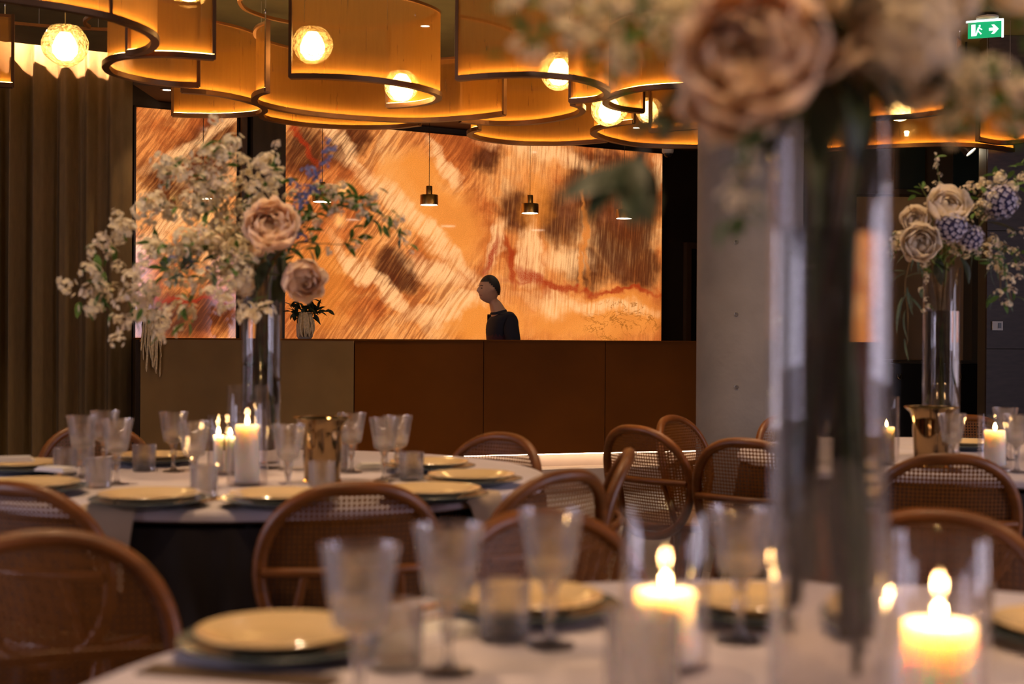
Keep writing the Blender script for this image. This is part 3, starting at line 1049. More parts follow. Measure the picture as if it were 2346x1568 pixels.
# ------------------------------------------------------------------ bronze mesh ribbon lights
def ribbon(label, px_pts, zb=2.5, h=0.42, side=1, posts=(1, 1), wires=(0.15, 0.85), led=True, mid=(), rail=0.036):
    path = catmull([G(a, b, zb) for a, b in px_pts], 7)
    nrm = []
    for i in range(len(path)):
        a, b = path[max(i - 1, 0)], path[min(i + 1, len(path) - 1)]
        t = Vector((b.x - a.x, b.y - a.y)).normalized()
        nrm.append(Vector((-t.y, t.x)) * side)
    c = path[len(path) // 2]
    e = thing('ribbon_light', (c.x, c.y, zb), label, 'ceiling light', 0, 'bronze mesh ribbon lights')
    w = rail / 2
    part('bottom_rail', MB().sweep(path, nrm, [(-w, -0.016), (w, -0.016), (w, 0.010), (-w, 0.010)], zb), M['bronze'], e)
    part('top_rail', MB().sweep(path, nrm, [(-0.009, -0.007), (0.009, -0.007), (0.009, 0.007), (-0.009, 0.007)], zb + h), M['bronze_light'], e)
    ms = MB()
    vs_ = []
    for p, n in zip(path, nrm):
        vs_ += [(p.x - n.x * 0.008, p.y - n.y * 0.008, zb + 0.010), (p.x - n.x * 0.008, p.y - n.y * 0.008, zb + h - 0.007)]
    ms.add(vs_, [(2 * i, 2 * i + 2, 2 * i + 3, 2 * i + 1) for i in range(len(path) - 1)])
    part('mesh_screen', ms, M['mesh'], e, True)
    if led:
        part('led_strip', MB().sweep(path, nrm, [(-0.002, 0.0105), (0.013, 0.0105), (0.013, 0.0120), (-0.002, 0.0120)], zb), M['led'], e)
    def post(i):
        p, n = path[i], nrm[i]
        r = Matrix.Rotation(math.atan2(n.y, n.x), 3, 'Z')
        part('end_post', MB().box((p.x, p.y, zb + h / 2), (0.026, 0.016, h + 0.02), r), M['bronze'], e)
    if posts[0]:
        post(0)
    if posts[1]:
        post(len(path) - 1)
    for m_ in mid:
        post(int(m_ * (len(path) - 1)))
    for wv in wires:
        p = path[int(wv * (len(path) - 1))]
        wo = part('suspension_wire', MB().tube([(p.x, p.y, zb + h), (p.x, p.y, ZC)], 0.0018, 5), M['wire'], e)
        link('wire_gripper', MB().lathe([(0.0035, 0), (0.005, 0.008), (0.005, 0.022), (0.0025, 0.03)], 8, (p.x, p.y, zb + h + 0.05)).mesh('wire_gripper', M['chrome'], True, e.location), wo)
    return e


def hoop(label, px_pts, z):
    path = catmull([G(a, b, z) for a, b in px_pts], 7)
    c = path[len(path) // 2]
    nrm = []
    for i in range(len(path)):
        a, b = path[max(i - 1, 0)], path[min(i + 1, len(path) - 1)]
        t = Vector((b.x - a.x, b.y - a.y)).normalized()
        nrm.append(Vector((-t.y, t.x)))
    e = thing('hanging_rail', (c.x, c.y, z), label, 'ceiling rail', 0, 'bare copper rails above the ribbon lights')
    part('rail', MB().sweep(path, nrm, [(-0.010, -0.009), (0.010, -0.009), (0.010, 0.009), (-0.010, 0.009)], z), M['bronze_light'], e)
    for wv in (0.12, 0.5, 0.88):
        p = path[int(wv * (len(path) - 1))]
        part('suspension_wire', MB().tube([(p.x, p.y, z), (p.x, p.y, ZC)], 0.0018, 5), M['wire'], e)
    return e


ribbon('hooked mesh ribbon light nearest the curtain, cut off by the picture top', [(-130, -28), (-30, -10), (36, 0), (150, 17), (240, 35), (300, 54), (340, 72), (356, 90), (345, 108), (320, 117), (294, 121)], side=1, mid=(0.42,), h=0.30)
ribbon('hairpin mesh ribbon light in front of the curtain edge', [(490, 131), (400, 124), (330, 124), (270, 130), (246, 141), (243, 151), (262, 166), (330, 183), (400, 192), (455, 194)], side=1)
ribbon('hairpin mesh ribbon light above the narrow onyx panel', [(417, 207), (480, 212), (540, 222), (590, 236), (607, 248), (590, 258), (520, 264), (440, 264), (395, 262)], side=1, h=0.40, zb=2.56)
ribbon('wide curved mesh ribbon light in the middle of the group', [(612, 206), (590, 214), (583, 226), (600, 238), (680, 255), (800, 268), (950, 275), (1080, 268), (1155, 259)], side=1, h=0.36, wires=(0.05, 0.4, 0.7))
ribbon('front mesh ribbon light with a bulb seen through it, below the copper rails', [(665, 174), (730, 174), (800, 177), (880, 185), (950, 197), (995, 210), (1005, 219), (992, 229), (950, 238), (888, 242)], side=1, h=0.44, wires=(0.1, 0.45, 0.9))
ribbon('shallow mesh ribbon light tucked behind the wide middle one', [(603, 250), (598, 260), (616, 272), (700, 285), (800, 291), (900, 290), (962, 283)], side=1, h=0.30, zb=2.60)
ribbon('mesh ribbon light curving behind the wide middle one towards the column', [(1054, 275), (1119, 281), (1194, 281), (1254, 275), (1313, 263), (1334, 251), (1330, 242), (1312, 236)], side=1, h=0.40)
ribbon('front mesh ribbon light reaching in behind the tall bouquet', [(1048, 179), (1120, 173), (1209, 170), (1280, 174), (1325, 180), (1373, 194), (1391, 212), (1367, 225), (1307, 231)], side=1, h=0.44)
ribbon('looped mesh ribbon light beside the column, in front of two globes', [(1473, 254), (1444, 251), (1414, 246), (1395, 239), (1387, 232), (1390, 225), (1404, 219), (1433, 209), (1471, 202), (1529, 197), (1620, 193)], side=-1, h=0.40)
ribbon('lowest mesh ribbon light running behind the column', [(1452, 278), (1414, 283), (1376, 290), (1360, 298), (1360, 304), (1372, 311), (1400, 320), (1452, 330), (1510, 334), (1611, 336), (1680, 334)], side=1, h=0.40)
ribbon('mesh ribbon light just above the onyx top edge', [(1098, 294), (1083, 298), (1076, 306), (1098, 316), (1149, 324), (1209, 328), (1298, 328), (1390, 321)], side=1, h=0.34)
ribbon('short straight mesh ribbon light against the column', [(1490, 299), (1550, 294), (1611, 289), (1660, 285)], side=1, h=0.33, wires=(0.3,))
ribbon('short mesh ribbon light at the picture edge in front of the curtain', [(-160, 178), (-60, 189), (29, 195)], side=-1, h=0.36, wires=(0.9,))
ribbon('hooked mesh ribbon light beyond the big vase, above the other', [(1990, 272), (2024, 269), (2070, 267), (2110, 263), (2160, 255), (2192, 244), (2197, 235), (2185, 226)], side=1, h=0.34)
ribbon('long mesh ribbon light beyond the big vase, near the stone wall', [(1880, 345), (1950, 340), (2030, 335), (2110, 332), (2190, 331), (2260, 335), (2320, 344)], side=1, h=0.40)
ribbon('mesh ribbon light at the picture edge above the stone wall', [(2240, 318), (2290, 326), (2346, 322), (2420, 300)], side=1, h=0.40, wires=(0.5,))
hoop('bare copper rail looping in front of the middle globe', [(590, -14), (552, -4), (550, 6), (565, 22), (610, 39), (670, 52), (740, 61), (820, 65), (900, 61), (970, 48), (1003, 32)], 3.02)
hoop('bare copper rail curving above the long middle ribbon', [(1050, 37), (1130, 54), (1185, 76), (1203, 94), (1188, 110), (1130, 127), (1050, 139), (1003, 143)], 3.02)
hoop('bare copper rail in front of the curtain head', [(-120, 40), (0, 50), (60, 56), (130, 62), (195, 66), (300, 69)], 3.02)
hoop('small copper curl hanging above the curtain', [(240, 34), (212, 36), (196, 45), (195, 54), (205, 62)], 3.02)

# ------------------------------------------------------------------ blown glass globes
random.seed(5)
gm_ = bpy.data.meshes.new('globe')
bm = bmesh.new()
bmesh.ops.create_icosphere(bm, subdivisions=4, radius=1.0)
for v in bm.verts:
    n = v.co.normalized()
    k = 1 + 0.07 * noise.noise(n * 1.3 + Vector((3, 1, 7))) + 0.03 * noise.noise(n * 3.1)
    v.co = n * k
    v.co.z *= 0.90 if n.z > 0 else 0.96
    if n.z > 0.86:
        v.co.z = min(v.co.z, 0.80)
for f in bm.faces:
    f.smooth = True
bm.to_mesh(gm_)
bm.free()
gm_.materials.append(M['globe'])
bulb_m = MB().lathe([(0.0001, -0.052), (0.022, -0.046), (0.036, -0.028), (0.038, -0.008), (0.028, 0.018), (0.016, 0.034), (0.0001, 0.036)], 16).mesh('bulb', M['bulb'], True)
socket_m = MB().lathe([(0.0001, 0.03), (0.018, 0.032), (0.020, 0.10), (0.012, 0.112), (0.0001, 0.114)], 16).mesh('socket', M['brass'], True)
GL = [((149, 101), 52, 'blown glass globe lamp glowing in front of the curtain'),
      ((432, -33), 50, 'blown glass globe lamp cut by the picture top'),
      ((716, 100), 46, 'blown glass globe lamp glowing behind the front ribbon post'),
      ((920, 195), 39, 'dim blown glass globe lamp low behind the front ribbon'),
      ((1281, 160), 47, 'blown glass globe lamp half hidden by the tall bouquet'),
      ((1397, 247), 43, 'bright blown glass globe lamp behind the looped ribbon'),
      ((1487, 252), 32, 'blown glass globe lamp beside the short straight ribbon'),
      ((2062, 245), 33, 'upper of two glass globe lamps beyond the big vase'),
      ((2072, 301), 35, 'lower of two glass globe lamps beyond the big vase')]
for i, ((px, py), r, lab) in enumerate(GL):
    rad = {2: 0.106, 3: 0.095, 4: 0.118, 5: 0.1107, 6: 0.100, 7: 0.09}.get(i, 0.122)
    d = FPX * rad / r
    p = P(px, py, d)
    e = thing('globe_lamp', p, lab, 'pendant lamp', random.uniform(0, 6), 'blown glass globe lamps')
    link('glass_globe', gm_, e, None, None, rad)
    link('bulb', bulb_m, e, (0.0, 0, 0.0), None, 1.75)
    link('socket', socket_m, e, (0, 0, -0.004))
    link('cord', MB().tube([(0, 0, 0.10), (0, 0, ZC - p.z)], 0.0035, 6).mesh('cord', M['cord']), e)

# ------------------------------------------------------------------ brass bar pendants
pend_shade = MB().lathe([(0.0001, 0.079), (0.070, 0.079), (0.070, 0.0), (0.0755, 0.0), (0.0755, 0.078), (0.072, 0.083), (0.0001, 0.083)], 40).mesh('shade', M['brass'], True)
pend_neck = MB().lathe([(0.0001, 0.083), (0.027, 0.083), (0.027, 0.152), (0.024, 0.157), (0.0001, 0.157)], 28).mesh('neck', M['brass'], True)
pend_lens = MB().lathe([(0.0001, 0.0005), (0.0695, 0.0005), (0.0695, 0.005), (0.0001, 0.005)], 28).mesh('diffuser', M['pend_lens'])
PD = [(465, 10.35, 455, 'brass cylinder pendant before the narrow onyx panel, behind the bouquet'), (738, 10.55, 463, 'brass cylinder pendant partly hidden by the blue flower spire'),
      (983, 11.0, 470, 'brass cylinder pendant hanging over the middle of the bar'), (1214, 11.5, 489, 'brass cylinder pendant hanging above the person at the bar'),
      (1430, 12.0, 501, 'brass cylinder pendant before the dark brown part of the onyx')]
for px, d, py, lab in PD:
    p = P(px, py, d)
    e = thing('bar_pendant', p, lab, 'pendant lamp', 0, 'brass pendants over the bar')
    link('shade', pend_shade, e)
    link('neck', pend_neck, e)
    link('diffuser', pend_lens, e)
    link('cord', MB().tube([(0, 0, 0.155), (0, 0, 3.08 - p.z)], 0.0028, 6).mesh('cord', M['bar_edge']), e)

# ------------------------------------------------------------------ dome camera, exit sign, track spot
p = P(1530, 350, 11.6)
e = thing('security_camera', p, 'small white dome security camera under the soffit', 'camera')
tz_ = 3.08 - p.z
part('housing', MB().lathe([(0.0001, 0.045), (0.050, 0.045), (0.052, 0.01), (0.046, -0.004), (0.030, -0.010), (0.0001, -0.010)], 28, p), M['white_plastic'], e, True)
part('dome', MB().lathe([(0.036, -0.006), (0.034, -0.022), (0.022, -0.036), (0.0001, -0.041)], 24, p), M['black_plastic'], e, True)
part('mount', MB().lathe([(0.0001, 0.045), (0.035, 0.045), (0.035, tz_), (0.0001, tz_)], 20, p), M['white_plastic'], e, True)

p = P(2262, 68, 8.6)
ea = math.radians(-20)
es = thing('exit_sign', p, 'green illuminated exit sign with white arrow and running figure, hung from the ceiling', 'sign', ea)
sgw, sgh = 0.25, 0.125
link('panel', MB().box((-0.02, 0, 0), (sgw, 0.012, sgh)).mesh('panel', M['exit_green']), es)
ed = MB()
ed.box((-0.02 + sgw / 2 + 0.008, 0, 0.0), (0.016, 0.018, sgh + 0.01))
ed.box((-0.02, 0, sgh / 2 + 0.008), (sgw + 0.03, 0.018, 0.016))
link('light_edge', ed.mesh('light_edge', M['exit_white']), es)
def flat(poly, y=-0.0075):
    n = len(poly)
    return MB().add([(a, y, b) for a, b in poly] + [(a, y + 0.002, b) for a, b in poly],
                    [tuple(range(n)), tuple(range(n, 2 * n))[::-1]] + [(i, n + i, n + (i + 1) % n, (i + 1) % n) for i in range(n)])
ax = 0.048
link('arrow', flat([(ax - 0.036, -0.011), (ax, -0.011), (ax - 0.018, -0.036), (ax + 0.003, -0.036), (ax + 0.036, 0.0), (ax + 0.003, 0.036), (ax - 0.018, 0.036), (ax, 0.011), (ax - 0.036, 0.011)]).mesh('arrow', M['exit_white']), es)
fx = -0.085
link('doorway_symbol', flat([(fx - 0.034, -0.045), (fx - 0.004, -0.045), (fx - 0.004, 0.045), (fx - 0.034, 0.045)]).mesh('doorway_symbol', M['exit_white']), es)
fg = MB()
for poly in ([(fx + 0.022, 0.026), (fx + 0.034, 0.026), (fx + 0.034, 0.040), (fx + 0.022, 0.040)],
             [(fx + 0.006, -0.004), (fx + 0.018, -0.008), (fx + 0.030, 0.022), (fx + 0.016, 0.024)],
             [(fx + 0.006, -0.006), (fx + 0.016, -0.008), (fx + 0.004, -0.044), (fx - 0.006, -0.044)],
             [(fx + 0.012, -0.006), (fx + 0.020, -0.004), (fx + 0.044, -0.030), (fx + 0.036, -0.036)],
             [(fx + 0.020, 0.018), (fx + 0.026, 0.022), (fx + 0.048, 0.004), (fx + 0.042, -0.002)]):
    q = flat(poly, -0.0085)
    fg.add(q.v, q.f)
link('running_figure', fg.mesh('running_figure', M['exit_white']), es)
link('canopy', MB().lathe([(0.0001, 0.078), (0.075, 0.080), (0.085, 0.088), (0.085, 0.10), (0.0001, 0.104)], 28).mesh('canopy', M['white_plastic'], True), es)
es.scale = (0.82,) * 3
link('drop_rod', MB().tube([(0, 0, 0.10), (0, 0, (ZC - p.z) / 0.82)], 0.006, 8).mesh('drop_rod', M['white_plastic']), es)

p = P(2212, 335, 9.4)
tk = thing('track_spotlight', p, 'black track spotlight tilted below the long ribbon', 'spotlight')
axis = Vector((0.55, -0.35, -0.75)).normalized()
rotm = Vector((0, 0, 1)).rotation_difference(axis).to_matrix()
def aim(prof, segs=24):
    b = MB().lathe(prof, segs)
    b.v = [rotm @ q + p for q in b.v]
    return b
part('barrel', aim([(0.0001, -0.11), (0.045, -0.11), (0.047, 0.06), (0.041, 0.06), (0.039, 0.03)]), M['black_plastic'], tk, True)
part('lens', aim([(0.0001, 0.048), (0.040, 0.048), (0.040, 0.052), (0.0001, 0.052)]), M['pend_lens'], tk)
part('stem', MB().tube([p - axis * 0.05, (p.x, p.y, p.z + 0.14), (p.x, p.y, ZC)], 0.008, 8), M['black_plastic'], tk)

# ------------------------------------------------------------------ person behind the bar
PO = P(1146, 700, 11.45)
hx = PO.x
hy = PO.y
def zpx(py): return P(1150, py, 11.45).z
def xpx(px): return P(px, 700, 11.45).x
z_sh, z_top = zpx(712), zpx(641)
pe_ = thing('person', (hx, hy, 0), 'person in a dark navy sweater walking behind the bar with head turned aside', 'person')


def skin_mesh(name, verts, edges, radii, mat, levels=2, remesh=None, extra=None):
    me = bpy.data.meshes.new(name)
    me.from_pydata(verts, edges, [])
    o = bpy.data.objects.new(name + '_tmp', me)
    col.objects.link(o)
    md = o.modifiers.new('skin', 'SKIN')
    md.use_smooth_shade = True
    for sv, r in zip(me.skin_vertices[0].data, radii):
        sv.radius = r if isinstance(r, (tuple, list)) else (r, r)
    me.skin_vertices[0].data[0].use_root = True
    sb_ = o.modifiers.new('sub', 'SUBSURF')
    sb_.levels = sb_.render_levels = levels
    dg = bpy.context.evaluated_depsgraph_get()
    m2 = bpy.data.meshes.new_from_object(o.evaluated_get(dg))
    bpy.data.objects.remove(o)
    if extra is not None or remesh:
        bm_ = bmesh.new()
        bm_.from_mesh(m2)
        for ex in (extra or []):
            bm_.from_mesh(ex)
        bm_.to_mesh(m2)
        bm_.free()
        o = bpy.data.objects.new('tmp', m2)
        col.objects.link(o)
        rm = o.modifiers.new('r', 'REMESH')
        rm.mode = 'VOXEL'
        rm.voxel_size = remesh
        rm.use_smooth_shade = True
        smo = o.modifiers.new('s', 'SMOOTH')
        smo.iterations = 3
        smo.factor = 0.4
        dg = bpy.context.evaluated_depsgraph_get()
        m3 = bpy.data.meshes.new_from_object(o.evaluated_get(dg))
        bpy.data.objects.remove(o)
        m2 = m3
    m2.name = name
    m2.materials.clear()
    m2.materials.append(mat)
    m2.polygons.foreach_set('use_smooth', [True] * len(m2.polygons))
    return m2


# local frame: person faces -X (walking to the curtain side), slightly towards the camera
HH = z_top                      # standing height as seen
zs_ = z_sh - 0.03               # shoulder line
pel = (0.02, 0, 0.92)
chest = (0.02, 0, zs_ - 0.10)
neck0 = (-0.02, 0, zs_ + 0.03)
neck1 = (-0.078, 0, zs_ + 0.135)
V_, E_, R_ = [], [], []
def av(p_, r_, par=None):
    V_.append(p_)
    R_.append(r_)
    if par is not None:
        E_.append((par, len(V_) - 1))
    return len(V_) - 1
i0 = av(pel, (0.12, 0.10))
i1 = av((0.02, 0, 1.10), (0.10, 0.095), i0)
i2 = av(chest, (0.105, 0.095), i1)
i3 = av(neck0, (0.064, 0.062), i2)
i4 = av(neck1, (0.062, 0.060), i3)
for s in (-1, 1):
    a1 = av((0.03, s * 0.14, zs_ - 0.05), 0.048, i2)
    a2 = av((0.05, s * 0.22, zs_ - 0.30), 0.043, a1)
    a3 = av((-0.10, s * 0.24, zs_ - 0.50), 0.034, a2)
    a4 = av((-0.19, s * 0.23, zs_ - 0.54), 0.026, a3)
    a5 = av((-0.25, s * 0.225, zs_ - 0.56), (0.036, 0.016), a4)
    for k, (fl, fa) in enumerate([(0.075, -0.030), (0.085, -0.010), (0.080, 0.010), (0.062, 0.030)]):
        f1 = av((-0.29, s * 0.225 + fa, zs_ - 0.57), 0.0095, a5)
        f2 = av((-0.29 - fl * 0.55, s * 0.225 + fa * 1.1, zs_ - 0.595), 0.0085, f1)
        av((-0.29 - fl * 0.8, s * 0.225 + fa * 1.1, zs_ - 0.63), 0.007, f2)
    t1 = av((-0.245, s * 0.225 - s * 0.045, zs_ - 0.575), 0.011, a5)
    av((-0.285, s * 0.225 - s * 0.055, zs_ - 0.60), 0.009, t1)
    l1 = av((0.02, s * 0.095, 0.86), 0.095, i0)
    l2 = av((-0.06 * s, s * 0.10, 0.48), 0.062, l1)
    l3 = av((0.04 - 0.14 * s, s * 0.10, 0.10), 0.042, l2)
    av((-0.09 - 0.14 * s, s * 0.11, 0.035), (0.045, 0.03), l3)
# head with a modelled face (facing -X)
hd = bpy.data.meshes.new('head')
bm = bmesh.new()
bmesh.ops.create_uvsphere(bm, u_segments=40, v_segments=30, radius=1.0)
hc = Vector((-0.105, 0, (zs_ + 0.10 + z_top) / 2 + 0.012))
hh = (z_top - (zs_ + 0.06)) / 2
def bump(n, d, s):
    return math.exp(-((n - d).length ** 2) / (2 * s * s))
for v in bm.verts:
    n = v.co.normalized()
    x_, y_, z_ = n.x * 0.090, n.y * 0.072, n.z * hh
    if n.z < 0:
        y_ *= 1 - 0.28 * (-n.z) ** 1.2
    nose = bump(n, Vector((-0.98, 0, -0.10)).normalized(), 0.10) * 0.026 + bump(n, Vector((-1, 0, 0.08)).normalized(), 0.09) * 0.010
    brow = bump(n, Vector((-0.9, 0.32, 0.28)).normalized(), 0.16) * 0.007 + bump(n, Vector((-0.9, -0.32, 0.28)).normalized(), 0.16) * 0.007
    eye = -bump(n, Vector((-0.9, 0.36, 0.08)).normalized(), 0.13) * 0.010 - bump(n, Vector((-0.9, -0.36, 0.08)).normalized(), 0.13) * 0.010
    lip = bump(n, Vector((-0.92, 0, -0.38)).normalized(), 0.11) * 0.008 - bump(n, Vector((-0.92, 0, -0.50)).normalized(), 0.07) * 0.005
    chin = bump(n, Vector((-0.75, 0, -0.70)).normalized(), 0.2) * 0.014
    x_ -= nose + brow + eye + lip + chin
    ear = bump(n, Vector((0.12, 1, -0.02)).normalized(), 0.13) + bump(n, Vector((0.12, -1, -0.02)).normalized(), 0.13)
    y_ += math.copysign(ear * 0.020, n.y)
    v.co = Vector((x_, y_, z_)) + hc
bm.to_mesh(hd)
bm.free()
body_me = skin_mesh('body', V_, E_, R_, M['skin'], 2, 0.008, [hd])
hy_turn = math.radians(22)
pe_.rotation_euler = (0, 0, hy_turn)
link('body', body_me, pe_)
# sweater and trousers over the body
V2, E2, R2 = [], [], []
def av2(p_, r_, par=None):
    V2.append(p_)
    R2.append(r_)
    if par is not None:
        E2.append((par, len(V2) - 1))
    return len(V2) - 1
j0 = av2((0.02, 0, 0.93), (0.14, 0.125))
j1 = av2((0.02, 0, 1.10), (0.135, 0.125), j0)
j2 = av2((0.02, 0, zs_ - 0.10), (0.150, 0.150), j1)
j3 = av2((-0.015, 0, zs_ + 0.0), (0.092, 0.092), j2)
av2((-0.028, 0, zs_ + 0.045), (0.070, 0.070), j3)
for s in (-1, 1):
    b1 = av2((0.03, s * 0.145, zs_ - 0.06), 0.080, j2)
    b2 = av2((0.05, s * 0.225, zs_ - 0.30), 0.060, b1)
    b3 = av2((-0.09, s * 0.24, zs_ - 0.49), 0.048, b2)
    av2((-0.16, s * 0.235, zs_ - 0.53), 0.040, b3)
sw_me = skin_mesh('sweater', V2, E2, R2, M['navy'], 3)
sw_me.materials.append(M['plum_stripe'])
for pl_ in sw_me.polygons:
    if zs_ - 0.25 < pl_.center.z < zs_ - 0.18 and pl_.center.x < 0.0 and abs(pl_.center.y) < 0.17:
        pl_.material_index = 1
link('sweater', sw_me, pe_)
V3, E3, R3 = [(0.02, 0, 0.95)], [], [(0.16, 0.13)]
for s in (-1, 1):
    n0 = len(V3)
    V3 += [(0.02, s * 0.095, 0.84), (-0.06 * s, s * 0.10, 0.48), (0.04 - 0.14 * s, s * 0.10, 0.10)]
    R3 += [0.108, 0.078, 0.062]
    E3 += [(0, n0), (n0, n0 + 1), (n0 + 1, n0 + 2)]
link('trousers', skin_mesh('trousers', V3, E3, R3, M['trousers'], 2), pe_)
# short hair cap
hr = bpy.data.meshes.new('hair')
bm = bmesh.new()
bmesh.ops.create_uvsphere(bm, u_segments=36, v_segments=24, radius=1.0)
for v in list(bm.verts):
    n = v.co.normalized()
    v.co = Vector((n.x * 0.097 + 0.006, n.y * 0.079, n.z * (hh + 0.008))) + hc
dele = []
for v in bm.verts:
    q = v.co - hc
    lim = hh * (0.42 if q.x < -0.03 else (0.42 - (q.x + 0.03) * 9.0))
    if q.z < max(lim, -hh * 0.45):
        dele.append(v)
bmesh.ops.delete(bm, geom=dele, context='VERTS')
for f in bm.faces:
    f.smooth = True
bm.to_mesh(hr)
bm.free()
hr.materials.append(M['hair'])
link('hair', hr, pe_)

# features of the face
for s in (-1, 1):
    ey = MB().lathe([(0.0001, -0.008), (0.006, -0.005), (0.008, 0.0), (0.006, 0.005), (0.0001, 0.008)], 12)
    ey.v = [Vector((v.x, v.y * 1.3, v.z * 0.8)) + hc + Vector((-0.074, s * 0.027, hh * 0.07)) for v in ey.v]
    link('eye', ey.mesh('eye', M['hair'], True), pe_)
    link('eyebrow', MB().tube([hc + Vector((-0.085, s * 0.012, hh * 0.24)), hc + Vector((-0.083, s * 0.028, hh * 0.28)), hc + Vector((-0.070, s * 0.043, hh * 0.24))], 0.004, 6, flat=0.7).mesh('eyebrow', M['hair'], True), pe_)
link('mouth', MB().tube([hc + Vector((-0.072, -0.024, -hh * 0.44)), hc + Vector((-0.088, 0.0, -hh * 0.42)), hc + Vector((-0.072, 0.024, -hh * 0.44))], 0.0045, 6, flat=0.7).mesh('mouth', pbr('lips', (0.30, 0.10, 0.08), 0.5), True), pe_)

# ------------------------------------------------------------------ tables
TZ = 0.76


def round_table(name_hint, c, r, lab_table, lab_cloth, lab_skirt):
    t = thing('banquet_table', (c[0], c[1], 0), lab_table, 'table', 0, 'round banquet tables')
    part('tabletop', MB().lathe([(0.0001, TZ - 0.035), (r - 0.012, TZ - 0.035), (r - 0.008, TZ - 0.02), (r - 0.012, TZ - 0.006), (0.0001, TZ - 0.006)], 72, (c[0], c[1], 0)), M['placemat'], t)
    part('pedestal', MB().lathe([(0.0001, 0.0), (0.32, 0.0), (0.32, 0.02), (0.06, 0.05), (0.05, TZ - 0.035), (0.0001, TZ - 0.035)], 32, (c[0], c[1], 0)), M['black_plastic'], t, True)
    cl_ = MB().lathe([(0.0001, TZ - 0.004), (r * 0.5, TZ - 0.004), (r - 0.004, TZ - 0.004), (r + 0.006, TZ - 0.010), (r + 0.011, TZ - 0.016), (r + 0.011, TZ - 0.026),
                      (r + 0.014, TZ - 0.026), (r + 0.014, TZ - 0.014), (r + 0.008, TZ - 0.004), (r - 0.004, TZ), (r * 0.5, TZ), (0.0001, TZ)], 96, (c[0], c[1], 0))
    single('tablecloth', cl_, M['cloth'], lab_cloth, 'tablecloth', True, (c[0], c[1], TZ), 'pale linen table toppers')
    n = 420
    sk = MB()
    vs_ = []
    zs2 = [0.012, 0.20, 0.42, 0.60, TZ - 0.045]
    rnd = random.Random(hash(name_hint) % 1000 if False else len(name_hint))
    p1, p2 = rnd.uniform(0, 6), rnd.uniform(0, 6)
    for i in range(n):
        a = 2 * PI * i / n
        ph_ = 46 * a + 1.4 * math.sin(3 * a + p1) + 0.9 * math.sin(7 * a + p2)
        for z in zs2:
            am = 0.004 + 0.024 * (1 - z / TZ)
            rr = r + 0.004 + 0.02 * (1 - z / TZ) + am * math.sin(ph_ + 0.5 * math.sin(2.5 * z + 5 * a)) + am
            if z > 0.7:
                rr = r + 0.003 + 0.003 * math.sin(ph_)
            vs_.append((c[0] + rr * math.cos(a), c[1] + rr * math.sin(a), z))
    m_ = len(zs2)
    sk.add(vs_, [(i * m_ + j, ((i + 1) % n) * m_ + j, ((i + 1) % n) * m_ + j + 1, i * m_ + j + 1) for i in range(n) for j in range(m_ - 1)])
    single('table_skirt', sk, M['skirt'], lab_skirt, 'table skirt', True, (c[0], c[1], 0), 'pleated dark table skirts')
    return t


MC, MR = (-0.79, 4.17), 0.89
NC, NR = (0.42, 1.42), 0.965
RC, RR = (1.78, 5.02), 0.90
round_table('mid', MC, MR, 'round banquet table under linen in the middle of the room', 'pale lilac linen topper on the middle round table', 'dark plum pleated skirt hanging from the middle round table')
round_table('near', NC, NR, 'round banquet table nearest the viewer', 'pale lilac linen topper on the nearest table, cut by the picture bottom', 'dark plum pleated skirt of the nearest table')
round_table('right', RC, RR, 'round banquet table behind the big vase', 'pale linen topper on the table beyond the big vase', 'dark plum pleated skirt of the table beyond the big vase')

# ------------------------------------------------------------------ cane chairs
def hoop_pt(a, k=1.0):
    ca, sa_ = math.cos(a), math.sin(a)
    e_ = 2 / 2.35
    x_ = 0.218 * math.copysign(abs(ca) ** e_, ca) * k
    z_ = 0.215 * math.copysign(abs(sa_) ** e_, sa_) * k
    if z_ < 0:
        x_ *= 1 - 0.10 * (-z_ / 0.215)
    return x_, z_
def back_y(x_, z_):
    return 0.95 * x_ * x_ - 0.20 * (z_ + 0.18)
ZH = 0.617
hoop_m = MB().tube([(hoop_pt(2 * PI * i / 56)[0], back_y(*hoop_pt(2 * PI * i / 56)), ZH + hoop_pt(2 * PI * i / 56)[1]) for i in range(56)], 0.0175, 10, True).mesh('back_frame', M['wood'], True)
cn = MB()
cn.grid(49, 9, lambda u, v: (hoop_pt(2 * PI * u, 0.02 + 0.96 * v)[0], back_y(*hoop_pt(2 * PI * u, 0.02 + 0.96 * v)) + 0.010, ZH + hoop_pt(2 * PI * u, 0.02 + 0.96 * v)[1]))
cane_m = cn.mesh('cane_panel', M['cane'], True)
cross_m = MB().tube([(x_, back_y(x_, 0.01) - 0.012, ZH + 0.01) for x_ in (-0.212, -0.15, -0.08, 0, 0.08, 0.15, 0.212)], 0.0125, 8).mesh('crossbar', M['wood'], True)
strut_m = [MB().tube([(s * 0.115, back_y(0.115, 0.01) - 0.010, ZH + 0.005), (s * 0.145, 0.02, 0.445)], [0.010, 0.013], 8).mesh('strut', M['wood'], True) for s in (-1, 1)]
seat_m = MB().lathe([(0.0001, 0.455), (0.17, 0.462), (0.205, 0.458), (0.21, 0.445), (0.0001, 0.44)], 40, (0, 0.215, 0)).mesh('seat', M['seat'], True)
rim_m = MB().lathe([(0.19, 0.425), (0.222, 0.425), (0.226, 0.440), (0.222, 0.452), (0.208, 0.455), (0.19, 0.44)], 44, (0, 0.215, 0), closed=True).mesh('seat_rim', M['wood'], True)
leg_m = []
